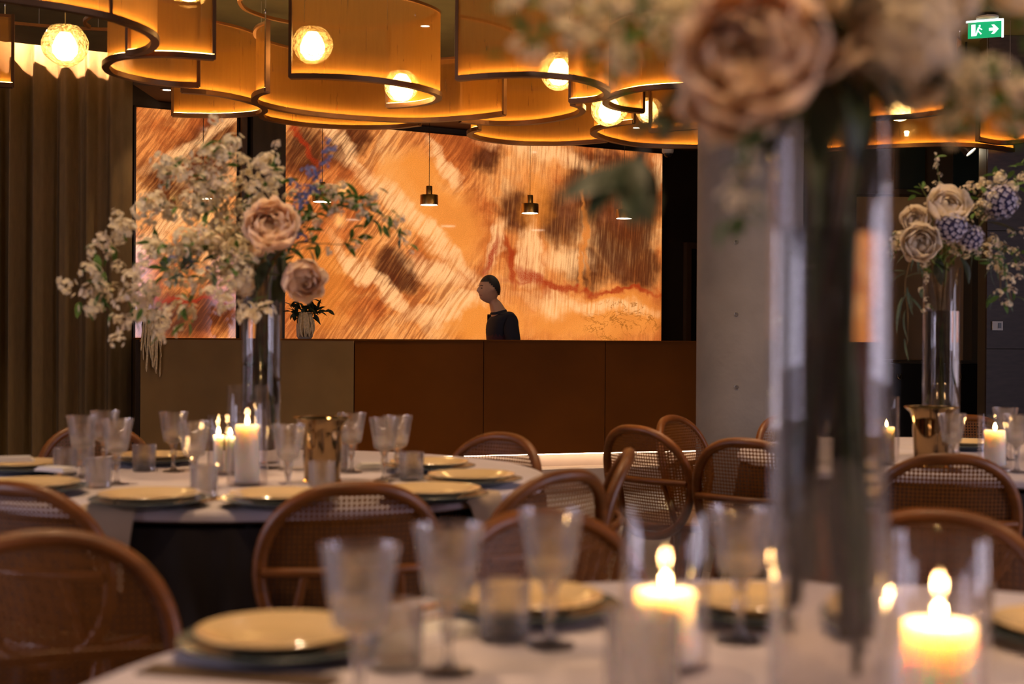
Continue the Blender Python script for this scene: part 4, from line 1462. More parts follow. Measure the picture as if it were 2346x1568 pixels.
for (lx, ly, fx_, fy_) in ((-0.15, 0.06, -0.185, -0.05), (0.15, 0.06, 0.185, -0.05), (-0.15, 0.36, -0.175, 0.42), (0.15, 0.36, 0.175, 0.42)):
    leg_m.append(MB().tube([(lx, ly, 0.43), ((lx + fx_) / 2, (ly + fy_) / 2, 0.22), (fx_, fy_, 0.0)], [0.019, 0.017, 0.012], 10).mesh('leg', M['wood'], True))


def chair(px, py, facing, label, d=None):
    p = G(px, py, 0.845) if d is None else P(px, py, d)
    f = Vector((facing[0], facing[1])).normalized()
    rz = math.atan2(-f.x, f.y)
    loc = Vector((p.x + f.x * 0.08, p.y + f.y * 0.08, 0))
    e = thing('cane_back_chair', loc, label, 'chair', rz, 'cane backed dining chairs')
    link('back_frame', hoop_m, e)
    link('cane_panel', cane_m, e)
    link('crossbar', cross_m, e)
    for s in strut_m:
        link('strut', s, e)
    link('seat', seat_m, e)
    link('seat_rim', rim_m, e)
    for l_ in leg_m:
        link('leg', l_, e)
    return e


chair(90, 1218, (0.45, -0.9), 'nearest cane chair, its woven back filling the lower corner by the dark skirt')
chair(22, 1106, (0.35, 0.94), 'cane chair seen from behind, tucked in beside the draped beige napkin')
chair(815, 1106, (-0.26, 0.96), 'cane chair seen from behind, tucked in at the front of the middle table')
chair(1225, 1169, (0.42, -0.9), 'cane chair with full woven back facing the viewer behind the row of goblets')
chair(1300, 1079, (-0.70, 0.72), 'cane chair seen from behind at the side of the middle table, before the edge-on chair')
chair(1445, 1030, (-0.98, 0.06), 'cane chair seen edge-on beside the middle table')
chair(1452, 976, (0.74, 0.68), 'dark cane chair turned aside, leaning in front of the lit bar base')
chair(1535, 953, (0.82, -0.57), 'upright cane chair standing close to the concrete column')
chair(1155, 993, (-0.62, -0.78), 'pale lit cane chair at the far rim of the middle table, before the bar glow')
chair(1705, 1006, (0.55, 0.84), 'cane chair seen from behind, half hidden by the big vase')
chair(1800, 949, (0.45, -0.9), 'cane chair standing just behind the big vase near the column foot')
chair(2175, 1041, (0.15, 1.0), 'cane chair seen from behind at the table beyond the big vase')
chair(2150, 1168, (-0.35, -0.94), 'cane chair facing the viewer behind the tall candle glass')
chair(212, 972, (0.5, -0.86), 'cane chair facing the viewer in front of the curtain')
chair(772, 966, (-0.75, -0.7), 'cane chair behind the gold ice bucket')
chair(2215, 952, (-0.1, -1.0), 'cane chair at the far side of the table beyond the big vase')

# ------------------------------------------------------------------ tableware
GOB_BOWL = MB().lathe([(0.0001, 0.090), (0.016, 0.091), (0.0285, 0.097), (0.0315, 0.106), (0.0365, 0.135), (0.0415, 0.165), (0.0462, 0.190), (0.0447, 0.190), (0.0400, 0.165), (0.0350, 0.135), (0.0298, 0.108), (0.022, 0.103), (0.0001, 0.102)],
                      60, ribs=20, rib_amp=0.022, rib_range=(0.095, 0.158)).mesh('bowl', M['crystal'], True)
GOB_STEM = MB().lathe([(0.0001, 0.005), (0.012, 0.006), (0.0055, 0.020), (0.0055, 0.040), (0.009, 0.052), (0.011, 0.062), (0.008, 0.072), (0.013, 0.086), (0.015, 0.090), (0.0001, 0.093)], 16).mesh('stem', M['crystal'], True)
GOB_FOOT = MB().lathe([(0.0001, 0.0), (0.034, 0.0), (0.035, 0.003), (0.020, 0.006), (0.0001, 0.008)], 32).mesh('foot', M['crystal'], True)
TUM_BODY = MB().lathe([(0.0001, 0.0), (0.033, 0.0), (0.0345, 0.004), (0.0375, 0.085), (0.0360, 0.085), (0.0335, 0.016), (0.0001, 0.015)], 60, ribs=20, rib_amp=0.02, rib_range=(0.003, 0.060)).mesh('tumbler', M['crystal'], True)
HIGH_BODY = MB().lathe([(0.0001, 0.0), (0.034, 0.0), (0.0355, 0.004), (0.0385, 0.15), (0.0370, 0.15), (0.0345, 0.016), (0.0001, 0.015)], 60, ribs=20, rib_amp=0.02, rib_range=(0.003, 0.11)).mesh('highball', M['crystal'], True)


def goblet(px, py, label, rim=True):
    p = G(px, py, TZ + 0.19) if rim else G(px, py, TZ)
    e = thing('crystal_goblet', (p.x, p.y, TZ), label, 'goblet', random.uniform(0, 1), 'cut crystal goblets')
    link('bowl', GOB_BOWL, e)
    link('stem', GOB_STEM, e)
    link('foot', GOB_FOOT, e)
    return e


def tumbler(px, py, label, me=None, name='ribbed_tumbler', d=None):
    p = G(px, py, TZ) if d is None else P(px, py, d)
    return tag(link(name, me or TUM_BODY, None, (p.x, p.y, TZ), (0, 0, random.uniform(0, 1))), label, 'tumbler', 'ribbed glass tumblers')


def goblets(lst):
    for px, py, lab in lst:
        goblet(px, py, lab)


goblets([(188, 952, 'crystal goblet in front of the cane chair by the curtain'),
         (240, 941, 'crystal goblet farthest back of the three by the curtain chair'),
         (268, 960, 'crystal goblet nearest of the three by the curtain chair'),
         (398, 944, 'crystal goblet standing apart against the taupe end of the bar'),
         (445, 966, 'crystal goblet beside the short candle glass'),
         (661, 973, 'crystal goblet touching the gold ice bucket on the vase side'),
         (806, 946, 'crystal goblet just behind the gold ice bucket'),
         (881, 957, 'crystal goblet front one of the pair beyond the ice bucket'),
         (911, 952, 'crystal goblet rear one of the pair beyond the ice bucket'),
         (825, 1250, 'large blurred crystal goblet before the nearest plate'),
         (1028, 1204, 'blurred crystal goblet between the two plates of the nearest table'),
         (1262, 1170, 'blurred crystal goblet before the plate and the woven chair back'),
         (1697, 1165, 'blurred crystal goblet between the lit candle glass and the big vase'),
         (2181, 948, 'crystal goblet glowing orange beside the far ice bucket'),
         (2330, 950, 'crystal goblet at the picture edge beyond the far candle'),
         (2303, 934, 'crystal goblet behind the far candle glass')])
for px, py, lab in [(150, 1090, 'ribbed tumbler beside the plates at the picture edge'), (190, 1066, 'ribbed tumbler half hidden by the goblet trio'), (330, 1080, 'ribbed tumbler alone before the far plate'),
                    (225, 1118, 'ribbed tumbler behind the napkin plate'), (467, 1138, 'ribbed tumbler near the gold spoon'), (737, 1128, 'ribbed tumbler before the gold ice bucket'),
                    (943, 1101, 'ribbed tumbler beside the plates at the table side'), (772, 1078, 'ribbed tumbler behind the ice bucket'), (1155, 1468, 'blurred ribbed tumbler before the second plate of the nearest table'),
                    (905, 1530, 'blurred ribbed tumbler behind the large goblet of the nearest table'), (2215, 1474, 'blurred ribbed tumbler at the picture edge behind the big lit candle')]:
    tumbler(px, py, lab)
tumbler(1472, 1560, 'tall blurred ribbed glass in front of the lit candle glass', HIGH_BODY, 'highball_glass', d=1.36)

# plates
PLATE = {}
def plate_mesh(r, mat, key):
    if key not in PLATE:
        PLATE[key] = MB().lathe([(0.0001, 0.0), (r * 0.58, 0.0), (r * 0.62, 0.004), (r * 0.80, 0.013), (r * 0.99, 0.020), (r, 0.022), (r * 0.985, 0.0235), (r * 0.80, 0.0175), (r * 0.64, 0.0085), (r * 0.57, 0.006), (0.0001, 0.006)], 64).mesh('plate', mat, True)
    return PLATE[key]
def setting(px, py, label, r=0.127, rc=0.15, clab=None, ztop_=0.80):
    p = G(px, py, ztop_ - 0.006)
    tag(link('charger_plate', plate_mesh(rc, M['charger'], 'c%.3f' % rc), None, (p.x, p.y, TZ)), clab or ('slate charger under the ' + label), 'charger', 'slate charger plates')
    tag(link('dinner_plate', plate_mesh(r, M['plate'], 'p%.3f' % r), None, (p.x, p.y, TZ + 0.013)), label, 'plate', 'cream dinner plates')
    return p
setting(342, 1130, 'cream plate with the napkin draped beside it')
setting(640, 1129, 'cream plate half hidden by the front chair back')
setting(992, 1118, 'cream plate behind the front chair shoulder')
setting(1080, 1086, 'cream plate at the table side towards the edge-on chair')
setting(983, 1057, 'cream plate behind the tumbler at the far side')
setting(350, 1041, 'cream plate before the goblet standing apart')
setting(48, 1059, 'cream plate at the picture edge by the curtain')
setting(72, 1104, 'cream plate with a white napkin, nearest the curtain side')
setting(640, 1440, 'large blurred cream plate in the nearest setting', 0.113, 0.138)
setting(1215, 1362, 'blurred cream plate behind the two goblets of the nearest table', 0.113, 0.140)
setting(1735, 1366, 'blurred cream plate behind the big vase base', 0.113, 0.140)
setting(2465, 1425, 'blurred cream plate cut by the picture edge', 0.113, 0.125)
setting(2215, 1011, 'cream plate at the far chair beyond the big vase')

# napkins
def drape(c, r, px, py, w, inn, down, label, mat, skew=0.03):
    q = G(px, py, TZ)
    a = math.atan2(q.y - c[1], q.x - c[0])
    u_ = Vector((math.cos(a), math.sin(a), 0))
    v_ = Vector((-math.sin(a), math.cos(a), 0))
    cc = Vector((c[0], c[1], 0))
    def prof(t):
        L_ = inn + down
        s = t * L_
        if s < inn:
            return r - inn + s + 0.012, TZ + 0.004
        k = s - inn
        b = min(1, k / 0.02)
        return r + 0.012 + 0.012 * b + 0.02 * (k / max(down, 1e-6)), TZ + 0.004 - k
    nb_ = MB()
    def fn(t, s, off):
        R_, z = prof(t)
        hang = max(0, (t * (inn + down) - inn) / down)
        wid = w * (1 - 0.55 * hang)
        o = (s - 0.5) * wid + skew * hang
        rip = 0.004 * math.sin(s * 9 + t * 3) * hang
        zz = z + (off if hang == 0 else 0)
        return cc + u_ * (R_ + rip + (off if hang > 0 else 0)) + v_ * o + Vector((0, 0, zz - (0.05 * hang * (s - 0.3) if hang > 0 else 0)))
    nb_.grid(22, 9, lambda t, s: fn(t, s, 0.0))
    nb_.grid(22, 9, lambda t, s: fn(t, s, 0.003))
    o = single('napkin', nb_, mat, label, 'napkin', True, tuple(cc + u_ * r + Vector((0, 0, TZ))), 'linen napkins')
    return o
drape(MC, MR, 258, 1165, 0.16, 0.10, 0.17, 'beige linen napkin hanging over the table rim beside the woven chair', M['napkin'], 0.02)
drape(MC, MR, 1130, 1140, 0.16, 0.12, 0.10, 'beige linen napkin slipping over the rim near the side chair', M['napkin'], -0.02)
for px, py, rz, lab in ((20, 1078, 0.3, 'folded white napkin on the linen at the picture edge'), (130, 1101, -0.5, 'folded white napkin tip lying on the plate nearest the curtain'), (985, 1448, 0.9, 'folded white napkin between the plates of the nearest table'), (870, 1066, 0.2, 'folded white napkin behind the pair of goblets')):
    p = G(px, py, TZ + 0.01)
    zb_ = TZ + (0.037 if px in (130, 20) else 0.001)
    nk = MB()
    for k in range(3):
        nk.box((0, 0, 0.003 + 0.005 * k), (0.15 - 0.012 * k, 0.075 - 0.006 * k, 0.0048))
    tag(link('folded_napkin', nk.mesh('folded_napkin', M['napkin_white']), None, (p.x, p.y, zb_), (0, 0, rz), 0.8 if px == 130 else 1.0), lab, 'napkin', 'folded white napkins')
p = G(545, 1552, TZ)
mt_ = MB().box((0, 0, 0.002), (0.26, 0.05, 0.004))
tag(link('menu_card', mt_.mesh('menu_card', M['placemat']), None, (p.x, p.y, TZ), (0, 0, -0.25)), 'narrow brown leather menu lying before the nearest plate', 'menu')

# cutlery
def spoon_mesh():
    b = MB().tube([(0, -0.10, 0.004), (0, -0.04, 0.005), (0, 0.02, 0.007), (0, 0.05, 0.006)], [0.0045, 0.003, 0.0025, 0.0035], 8, flat=0.5)
    b.grid(9, 9, lambda u, v: (0.019 * math.sin(PI * u) ** 0.7 * math.cos(PI * v), 0.048 + 0.058 * u, 0.0075 - 0.006 * math.sin(PI * u) * math.sin(PI * v)))
    return b.mesh('spoon', M['gold'], True)
def fork_mesh():
    b = MB().tube([(0, -0.10, 0.004), (0, -0.04, 0.005), (0, 0.02, 0.008), (0, 0.05, 0.007)], [0.0045, 0.003, 0.0025, 0.008], 8, flat=0.4)
    b.box((0, 0.056, 0.007), (0.022, 0.02, 0.002))
    for k in range(4):
        b.tube([(-0.0095 + 0.0063 * k, 0.062, 0.007), (-0.0095 + 0.0063 * k, 0.085, 0.005), (-0.0095 + 0.0063 * k, 0.105, 0.008)], 0.0016, 5)
    return b.mesh('fork', M['gold'], True)
def knife_mesh():
    b = MB().box((0, -0.05, 0.004), (0.011, 0.10, 0.006))
    b.prism([(-0.006, 0.0), (0.009, 0.0), (0.010, 0.08), (0.004, 0.11), (-0.006, 0.10)], 0.003, 0.005)
    return b.mesh('knife', M['gold'], False)
sp_, fk_, kn_ = spoon_mesh(), fork_mesh(), knife_mesh()
for me, px, py, rz, lab, cat in ((sp_, 512, 1143, -0.55, 'gold spoon beside the napkin plate, bowl raised to the light', 'spoon'), (kn_, 468, 1150, -0.7, 'gold knife beside the spoon on the middle table', 'knife'),
                                 (fk_, 562, 1150, 0.05, 'gold fork near the rim of the middle table', 'fork'), (kn_, 912, 1410, -0.75, 'blurred gold knife between the plates of the nearest table', 'knife'),
                                 (fk_, 945, 1440, -0.7, 'blurred gold fork between the plates of the nearest table', 'fork')):
    p = G(px, py, TZ)
    tag(link('gold_' + cat, me, None, (p.x, p.y, TZ), (0, 0, rz)), lab, cat, 'gold cutlery')

# candle glasses and candles
def hurricane(p, r, h, label):
    b = MB().lathe([(0.0001, 0.0), (r - 0.004, 0.0), (r, 0.004), (r, h - 0.002), (r - 0.0015, h), (r - 0.003, h - 0.002), (r - 0.003, 0.012), (r - 0.008, 0.009), (0.0001, 0.009)], 56)
    return tag(link('candle_glass', b.mesh('candle_glass', M['glass'], True), None, (p.x, p.y, TZ)), label, 'candle glass', 'clear cylinder candle glasses')
def candle(p, r, h, label, z0=TZ + 0.0095, power=0.7):
    e = thing('pillar_candle', (p.x, p.y, z0), label, 'candle', 0, 'lit ivory candles')
    link('wax', MB().lathe([(0.0001, 0.0), (r * 0.98, 0.0), (r, 0.003), (r, h - 0.004), (r * 0.96, h), (r * 0.86, h - 0.001), (r * 0.7, h - 0.007), (0.0001, h - 0.009)], 40).mesh('wax', M['wax'], True), e)
    link('wick', MB().tube([(0, 0, h - 0.010), (0.0006, 0, h + 0.002), (0.0016, 0, h + 0.009)], 0.0011, 6).mesh('wick', M['wick']), e)
    link('flame', MB().lathe([(0.0001, h + 0.001), (0.0035, h + 0.004), (0.0055, h + 0.009), (0.0045, h + 0.016), (0.002, h + 0.022), (0.0001, h + 0.026)], 14).mesh('flame', M['flame'], True), e)
    l = bpy.data.lights.new('candle_light', 'POINT')
    l.energy = power
    l.color = (1.0, 0.52, 0.18)
    l.shadow_soft_size = 0.008
    lo = bpy.data.objects.new('candle_light', l)
    col.objects.link(lo)
    lo.parent = e
    lo.location = (0, 0, h + 0.014)
    return e
p = G(566, 1112, TZ)
hurricane(p, 0.058, 0.29, 'tall clear candle glass with a thick lit candle on the middle table')
candle(p, 0.035, 0.165, 'thick lit ivory candle in the tall glass on the middle table')
p = G(512, 1087, TZ)
hurricane(p, 0.050, 0.185, 'short clear candle glass with a slim candle and its modelled reflection, behind the tall one')
candle(p + Vector((-0.016, 0, 0)), 0.0150, 0.112, 'slim lit candle in the short glass, beside the goblet')
candle(p + Vector((0.018, 0.012, 0)), 0.0150, 0.108, 'slim candle added as the reflection of its neighbour in the short glass, beside the thick candle')  # added candle standing in for the first one's reflection in the glass
p = P(1524, 1400, 1.74)
hurricane(p, 0.0585, 0.208, 'blurred clear candle glass glowing between goblet and highball on the nearest table')
candle(p, 0.0405, 0.092, 'blurred lit ivory candle in the glass before the goblets', power=1.8)
p = P(2151, 1500, 1.55)
hurricane(p, 0.0575, 0.205, 'blurred clear candle glass in the lower corner beside the big vase')
candle(p, 0.0425, 0.092, 'large blurred lit ivory candle in the lower corner', power=3.0)
p = P(2279, 1060, 4.5)
hurricane(p, 0.055, 0.18, 'clear candle glass on the table beyond the big vase, at the picture edge')
candle(p, 0.0350, 0.118, 'lit ivory candle in the far glass at the picture edge')
p = P(2022, 1030, 4.62)
hurricane(p, 0.056, 0.235, 'clear candle glass half hidden by the big vase')
candle(p + Vector((0.012, -0.01, 0)), 0.026, 0.12, 'lit ivory candle seen past the rim of the big vase')

# ice buckets
def bucket(p, label, s=1.0):
    e = thing('ice_bucket', (p.x, p.y, TZ), label, 'ice bucket', 0, 'gold ice buckets')
    link('body', MB().lathe([(0.0001, 0.0), (0.054, 0.0), (0.057, 0.006), (0.064, 0.16), (0.070, 0.185), (0.088, 0.203), (0.086, 0.2045), (0.067, 0.187), (0.061, 0.16), (0.054, 0.012), (0.0001, 0.010)], 56).mesh('body', M['bucket'], True), e, scale=s)
    link('foot_ring', MB().lathe([(0.050, 0.0), (0.060, 0.0), (0.062, 0.004), (0.058, 0.010), (0.05, 0.008)], 48, closed=True).mesh('foot_ring', M['gold'], True), e, scale=s)
    link('rim_band', MB().lathe([(0.0865, 0.2025), (0.0905, 0.2030), (0.0895, 0.2060), (0.0865, 0.2055)], 56, closed=True).mesh('rim_band', M['gold'], True), e, scale=s)
    for sg in (-1, 1):
        link('handle', MB().tube([(sg * 0.066, 0, 0.165), (sg * 0.086, 0, 0.160), (sg * 0.090, 0, 0.135), (sg * 0.082, 0, 0.115), (sg * 0.0625, 0, 0.112)], 0.0035, 8).mesh('handle', M['gold'], True), e, scale=s, rot=(0, 0, 1.2))
    return e
bucket(G(738, 1104, TZ), 'polished gold ice bucket with flared rim on the middle table', 0.93)
bucket(P(2134, 1020, 4.52), 'polished gold ice bucket on the table beyond the big vase')

# ------------------------------------------------------------------ flowers
rf = random.Random(21)
def petal_grid(mb, base, out, up, side_, length, width, cup, open_, nu=5, nv=5, ruffle=0.0):
    """one cupped petal: base point, outward/up/side axes"""
    ph_ = rf.uniform(0, 6)
    def fn(u, v):
        s = (u - 0.5) * 2
        w = width * (math.sin(PI * (0.10 + 0.56 * v)) ** 0.7)
        v = v * (1 - 0.22 * s * s)
        a = open_ * (0.35 + 0.65 * v)
        r_ = length * v * math.sin(a)
        h_ = length * v * math.cos(a)
        c_ = cup * (s * s) * width
        rr = ruffle * v * math.sin(s * 5 + ph_)
        return base + out * (r_ - c_ + rr) + up * (h_ + rr * 0.5) + side_ * (s * w * 0.5)
    mb.grid(nu, nv, fn)


def rose_mesh(name, mat, seed, layers=6, ruffle=0.04):
    """overlapping shell petals: tight in the middle, looser outside"""
    rf.seed(seed)
    mb = MB()
    for k in range(layers):
        f = k / (layers - 1)
        n = 3 + int(3.2 * f)
        R_ = 0.26 + 0.70 * f
        for i in range(n):
            a = 2 * PI * i / n + k * 0.9 + rf.uniform(-0.2, 0.2)
            wid = (2 * PI / n) * 1.45
            top_ = math.radians(84 - 50 * f + rf.uniform(-6, 6))
            fl = 0.05 + 0.22 * f
            ph_ = rf.uniform(0, 6)
            rj = rf.uniform(-0.04, 0.04)
            def fn(u, v, a=a, wid=wid, top_=top_, fl=fl, ph_=ph_, R_=R_, rj=rj):
                s = (u - 0.5) * 2
                az = a + s * 0.5 * wid * (0.55 + 0.45 * math.sin(PI * min(1, 0.15 + 0.75 * v)))
                el = math.radians(-62) + (top_ * (1 - 0.30 * s * s) + math.radians(62)) * v
                r_ = R_ * (1 + rj + fl * v ** 4 + ruffle * v * math.sin(s * 4.5 + ph_) + 0.05 * s)
                return Vector((r_ * math.cos(el) * math.cos(az), r_ * math.cos(el) * math.sin(az), 0.80 * r_ * math.sin(el)))
            mb.grid(7, 6, fn)
    mb.lathe([(0.0001, -0.3), (0.16, -0.2), (0.20, 0.0), (0.12, 0.16), (0.0001, 0.22)], 12)
    return mb.mesh(name, mat, True)


def floret(mb, c, n, size, petals=5):
    n = n.normalized()
    s = n.orthogonal().normalized()
    t = n.cross(s)
    a0 = rf.uniform(0, 6)
    for k in range(petals):
        a = a0 + 2 * PI * k / petals
        d = s * math.cos(a) + t * math.sin(a)
        e_ = s * math.cos(a + PI / 2) + t * math.sin(a + PI / 2)
        lift = n * size * 0.35
        mb.add([c, c + d * size * 0.55 + e_ * size * 0.42 + lift * 0.6, c + d * size * 1.05 + lift * 0.7, c + d * size * 0.55 - e_ * size * 0.42 + lift * 0.6], [(0, 1, 2), (0, 2, 3)])


def spray_mesh(name, mat, seed, n=16, size=0.30):
    rf.seed(seed)
    mb = MB()
    for i in range(n):
        v = Vector((rf.gauss(0, 1), rf.gauss(0, 1), rf.gauss(0, 1))).normalized()
        if v.z < -0.5:
            v.z *= -0.5
        c = Vector((v.x, v.y, v.z * 0.8)) * rf.uniform(0.55, 1.0)
        floret(mb, c, v + Vector((0, 0, 0.3)), size * rf.uniform(0.8, 1.25))
    return mb.mesh(name, mat, False)


def ball_mesh(name, mat, seed, n=70, size=0.24, petals=4, core=None):
    rf.seed(seed)
    mb = MB()
    for i in range(n):
        z = 1 - 1.75 * (i + 0.5) / n
        a = i * 2.39996
        r_ = math.sqrt(max(0, 1 - z * z))
        v = Vector((r_ * math.cos(a), r_ * math.sin(a), z))
        floret(mb, v * rf.uniform(0.86, 0.98), v, size * rf.uniform(0.85, 1.15), petals)
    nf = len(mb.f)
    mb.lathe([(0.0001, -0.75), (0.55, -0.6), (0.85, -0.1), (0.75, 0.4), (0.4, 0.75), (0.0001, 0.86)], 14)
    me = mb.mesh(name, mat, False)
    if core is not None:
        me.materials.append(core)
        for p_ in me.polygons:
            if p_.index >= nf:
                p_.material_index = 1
    return me


def leaf_mesh(name, mat, wide=0.36, curl=0.25):
    mb = MB()
    n = 7
    vs_, fs = [], []
    for i in range(n):
        t = i / (n - 1)
        w = wide * math.sin(PI * (0.04 + 0.94 * t)) ** 0.85 * 0.5
        z = -curl * t * t
        vs_ += [(-w, t, z + w * 0.35), (0, t, z), (w, t, z + w * 0.35)]
    for i in range(n - 1):
        for k in range(2):
            fs.append((i * 3 + k, i * 3 + k + 1, (i + 1) * 3 + k + 1, (i + 1) * 3 + k))
    mb.add(vs_, fs)
    return mb.mesh(name, mat, True)


SPR = [spray_mesh('blossom_cluster', M['petal_white'], s) for s in (1, 2, 3)] + [spray_mesh('blossom_cluster', M['petal_cream'], 4)]
BLUE = spray_mesh('delphinium_floret', M['petal_blue'], 9, 7, 0.42)
ROSE_B = [rose_mesh('peony', M['petal_blush'], 31, 9, 0.09), rose_mesh('peony', M['petal_blush'], 32, 8, 0.09)]
ROSE_C = [rose_mesh('rose', M['petal_cream'], 33), rose_mesh('rose', M['petal_cream'], 34)]
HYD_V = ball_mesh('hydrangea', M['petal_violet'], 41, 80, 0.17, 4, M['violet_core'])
HYD_C = ball_mesh('hydrangea', M['petal_cream'], 42, 60, 0.28)
LEAF = leaf_mesh('leaf', M['leaf'])
LEAF_D = leaf_mesh('dark_leaf', M['leaf_dark'], 0.42)
LEAF_S = leaf_mesh('sage_leaf', M['leaf_blue'], 0.34)
STRAP = leaf_mesh('strap_leaf', M['leaf_blue'], 0.10, 0.5)


def vase(loc, r, h, level, label, nst, seed):
    e = thing('cylinder_vase', loc, label, 'vase', 0, 'tall clear cylinder vases')
    link('glass', MB().lathe([(0.0001, 0.0), (r - 0.004, 0.0), (r, 0.004), (r, h - 0.003), (r - 0.0015, h), (r - 0.0035, h - 0.003), (r - 0.0035, 0.016), (0.0001, 0.014)], 72).mesh('glass', M['glass'], True), e)
    link('water', MB().lathe([(0.0001, 0.017), (r - 0.005, 0.018), (r - 0.005, level), (0.0001, level - 0.0005)], 72).mesh('water', M['water'], True), e)
    return e


def rand_rot(tilt=PI):
    return (rf.uniform(-tilt, tilt), rf.uniform(-tilt, tilt), rf.uniform(-PI, PI))


def orient(dirv, roll=0.0):
    """euler that takes +Y to dirv"""
    q = Vector(dirv).normalized().to_track_quat('Y', 'Z')
    return (q @ Euler((0, roll, 0)).to_quaternion()).to_euler()


def bouquet(label, vloc, r, h, d0, branches, blooms, nst, seed, extra_leaves=(), leaf_scale=0.045, spread=1.0):
    rf.seed(seed)
    top = Vector((vloc[0], vloc[1], TZ + h))
    e = thing('flower_arrangement', top, label, 'flowers', 0, 'tall table bouquets')
    # stems standing in the vase
    for i in range(nst):
        a = 2 * PI * i / nst + rf.uniform(-0.3, 0.3)
        rb = r * rf.uniform(0.45, 0.80)
        rt = r * rf.uniform(0.25, 0.75)
        a2 = a + PI * rf.uniform(0.6, 1.2)
        zb_ = TZ + 0.06 + rf.uniform(0, 0.30)
        p0 = Vector((vloc[0] + rb * math.cos(a), vloc[1] + rb * math.sin(a), zb_))
        p1 = Vector((vloc[0] + 0.3 * r * math.cos(a), vloc[1] + 0.3 * r * math.sin(a), TZ + h * 0.55))
        p2 = Vector((vloc[0] + rt * math.cos(a2), vloc[1] + rt * math.sin(a2), TZ + h + 0.02))
        part('stem', MB().tube(catmull([p0, p1, p2], 5), rf.uniform(0.0035, 0.0072), 7), M['stem_green'] if i % 3 == 0 else M['stem'], e, True)
    nb_, nl_ = 0, 0
    for br in branches:
        pts = [P(px, py, d0 + dd) for px, py, dd in br['pts']]
        if br.get('root', True):
            pts = [top + Vector((rf.uniform(-.3, .3) * r, rf.uniform(-.3, .3) * r, -0.03))] + pts
        cv_ = catmull(pts, 8)
        n = len(cv_)
        part('branch', MB().tube(cv_, [br.get('rad', 0.0026) * (1 - 0.6 * i / n) for i in range(n)], 6), M['stem_green' if br.get('green') else 'stem'], e, True)
        total = sum((cv_[i + 1] - cv_[i]).length for i in range(n - 1))
        t0 = br.get('from', 0.25)
        for k in range(br.get('n', 0)):
            t = t0 + (1 - t0) * (k + rf.random() * 0.6) / max(1, br['n'])
            q = cv_[min(n - 1, int(t * (n - 1)))]
            j = br.get('jit', 0.035)
            off = Vector((rf.gauss(0, j), rf.gauss(0, j), rf.gauss(0, j * 0.8)))
            s = br.get('size', 0.033) * rf.uniform(0.75, 1.3) * (1.0 if k < br['n'] - 1 else 0.8)
            me = br.get('mesh') or rf.choice(SPR)
            link(me.name.split('.')[0], me, e, q + off - top, rand_rot(0.9), s)
            nb_ += 1
        for k in range(br.get('leaves', 0)):
            t = 0.1 + 0.9 * rf.random()
            i = min(n - 2, int(t * (n - 1)))
            q = cv_[i]
            dirv = (cv_[i + 1] - cv_[i]).normalized() * 0.6 + Vector((rf.gauss(0, 1), rf.gauss(0, 1), rf.gauss(0, 0.7))).normalized()
            j = br.get('jit', 0.035) * 0.7
            off = Vector((rf.gauss(0, j), rf.gauss(0, j), rf.gauss(0, j)))
            me = br.get('lmesh') or (LEAF if rf.random() < 0.88 else LEAF_S)
            link(me.name.split('.')[0], me, e, q + off - top, orient(dirv, rf.uniform(-1, 1)), leaf_scale * rf.uniform(0.7, 1.3) * br.get('ls', 1.0))
            nl_ += 1
    for me, px, py, dd, s, dirv in blooms:
        q = P(px, py, d0 + dd)
        rot = Vector(dirv).normalized().to_track_quat('Z', 'Y').to_euler()
        link(me.name.split('.')[0], me, e, q - top, rot, s)
        part('branch', MB().tube(catmull([top + Vector((0, 0, -0.02)), (top + q) / 2 + Vector((0, 0, -0.01)), q - Vector(dirv).normalized() * s * 0.3], 5), 0.003, 6), M['stem_green'], e, True)
    for me, px, py, dd, s, dirv in extra_leaves:
        q = P(px, py, d0 + dd)
        link(me.name.split('.')[0], me, e, q - top, orient(dirv, rf.uniform(-0.6, 0.6)), s)
    return e


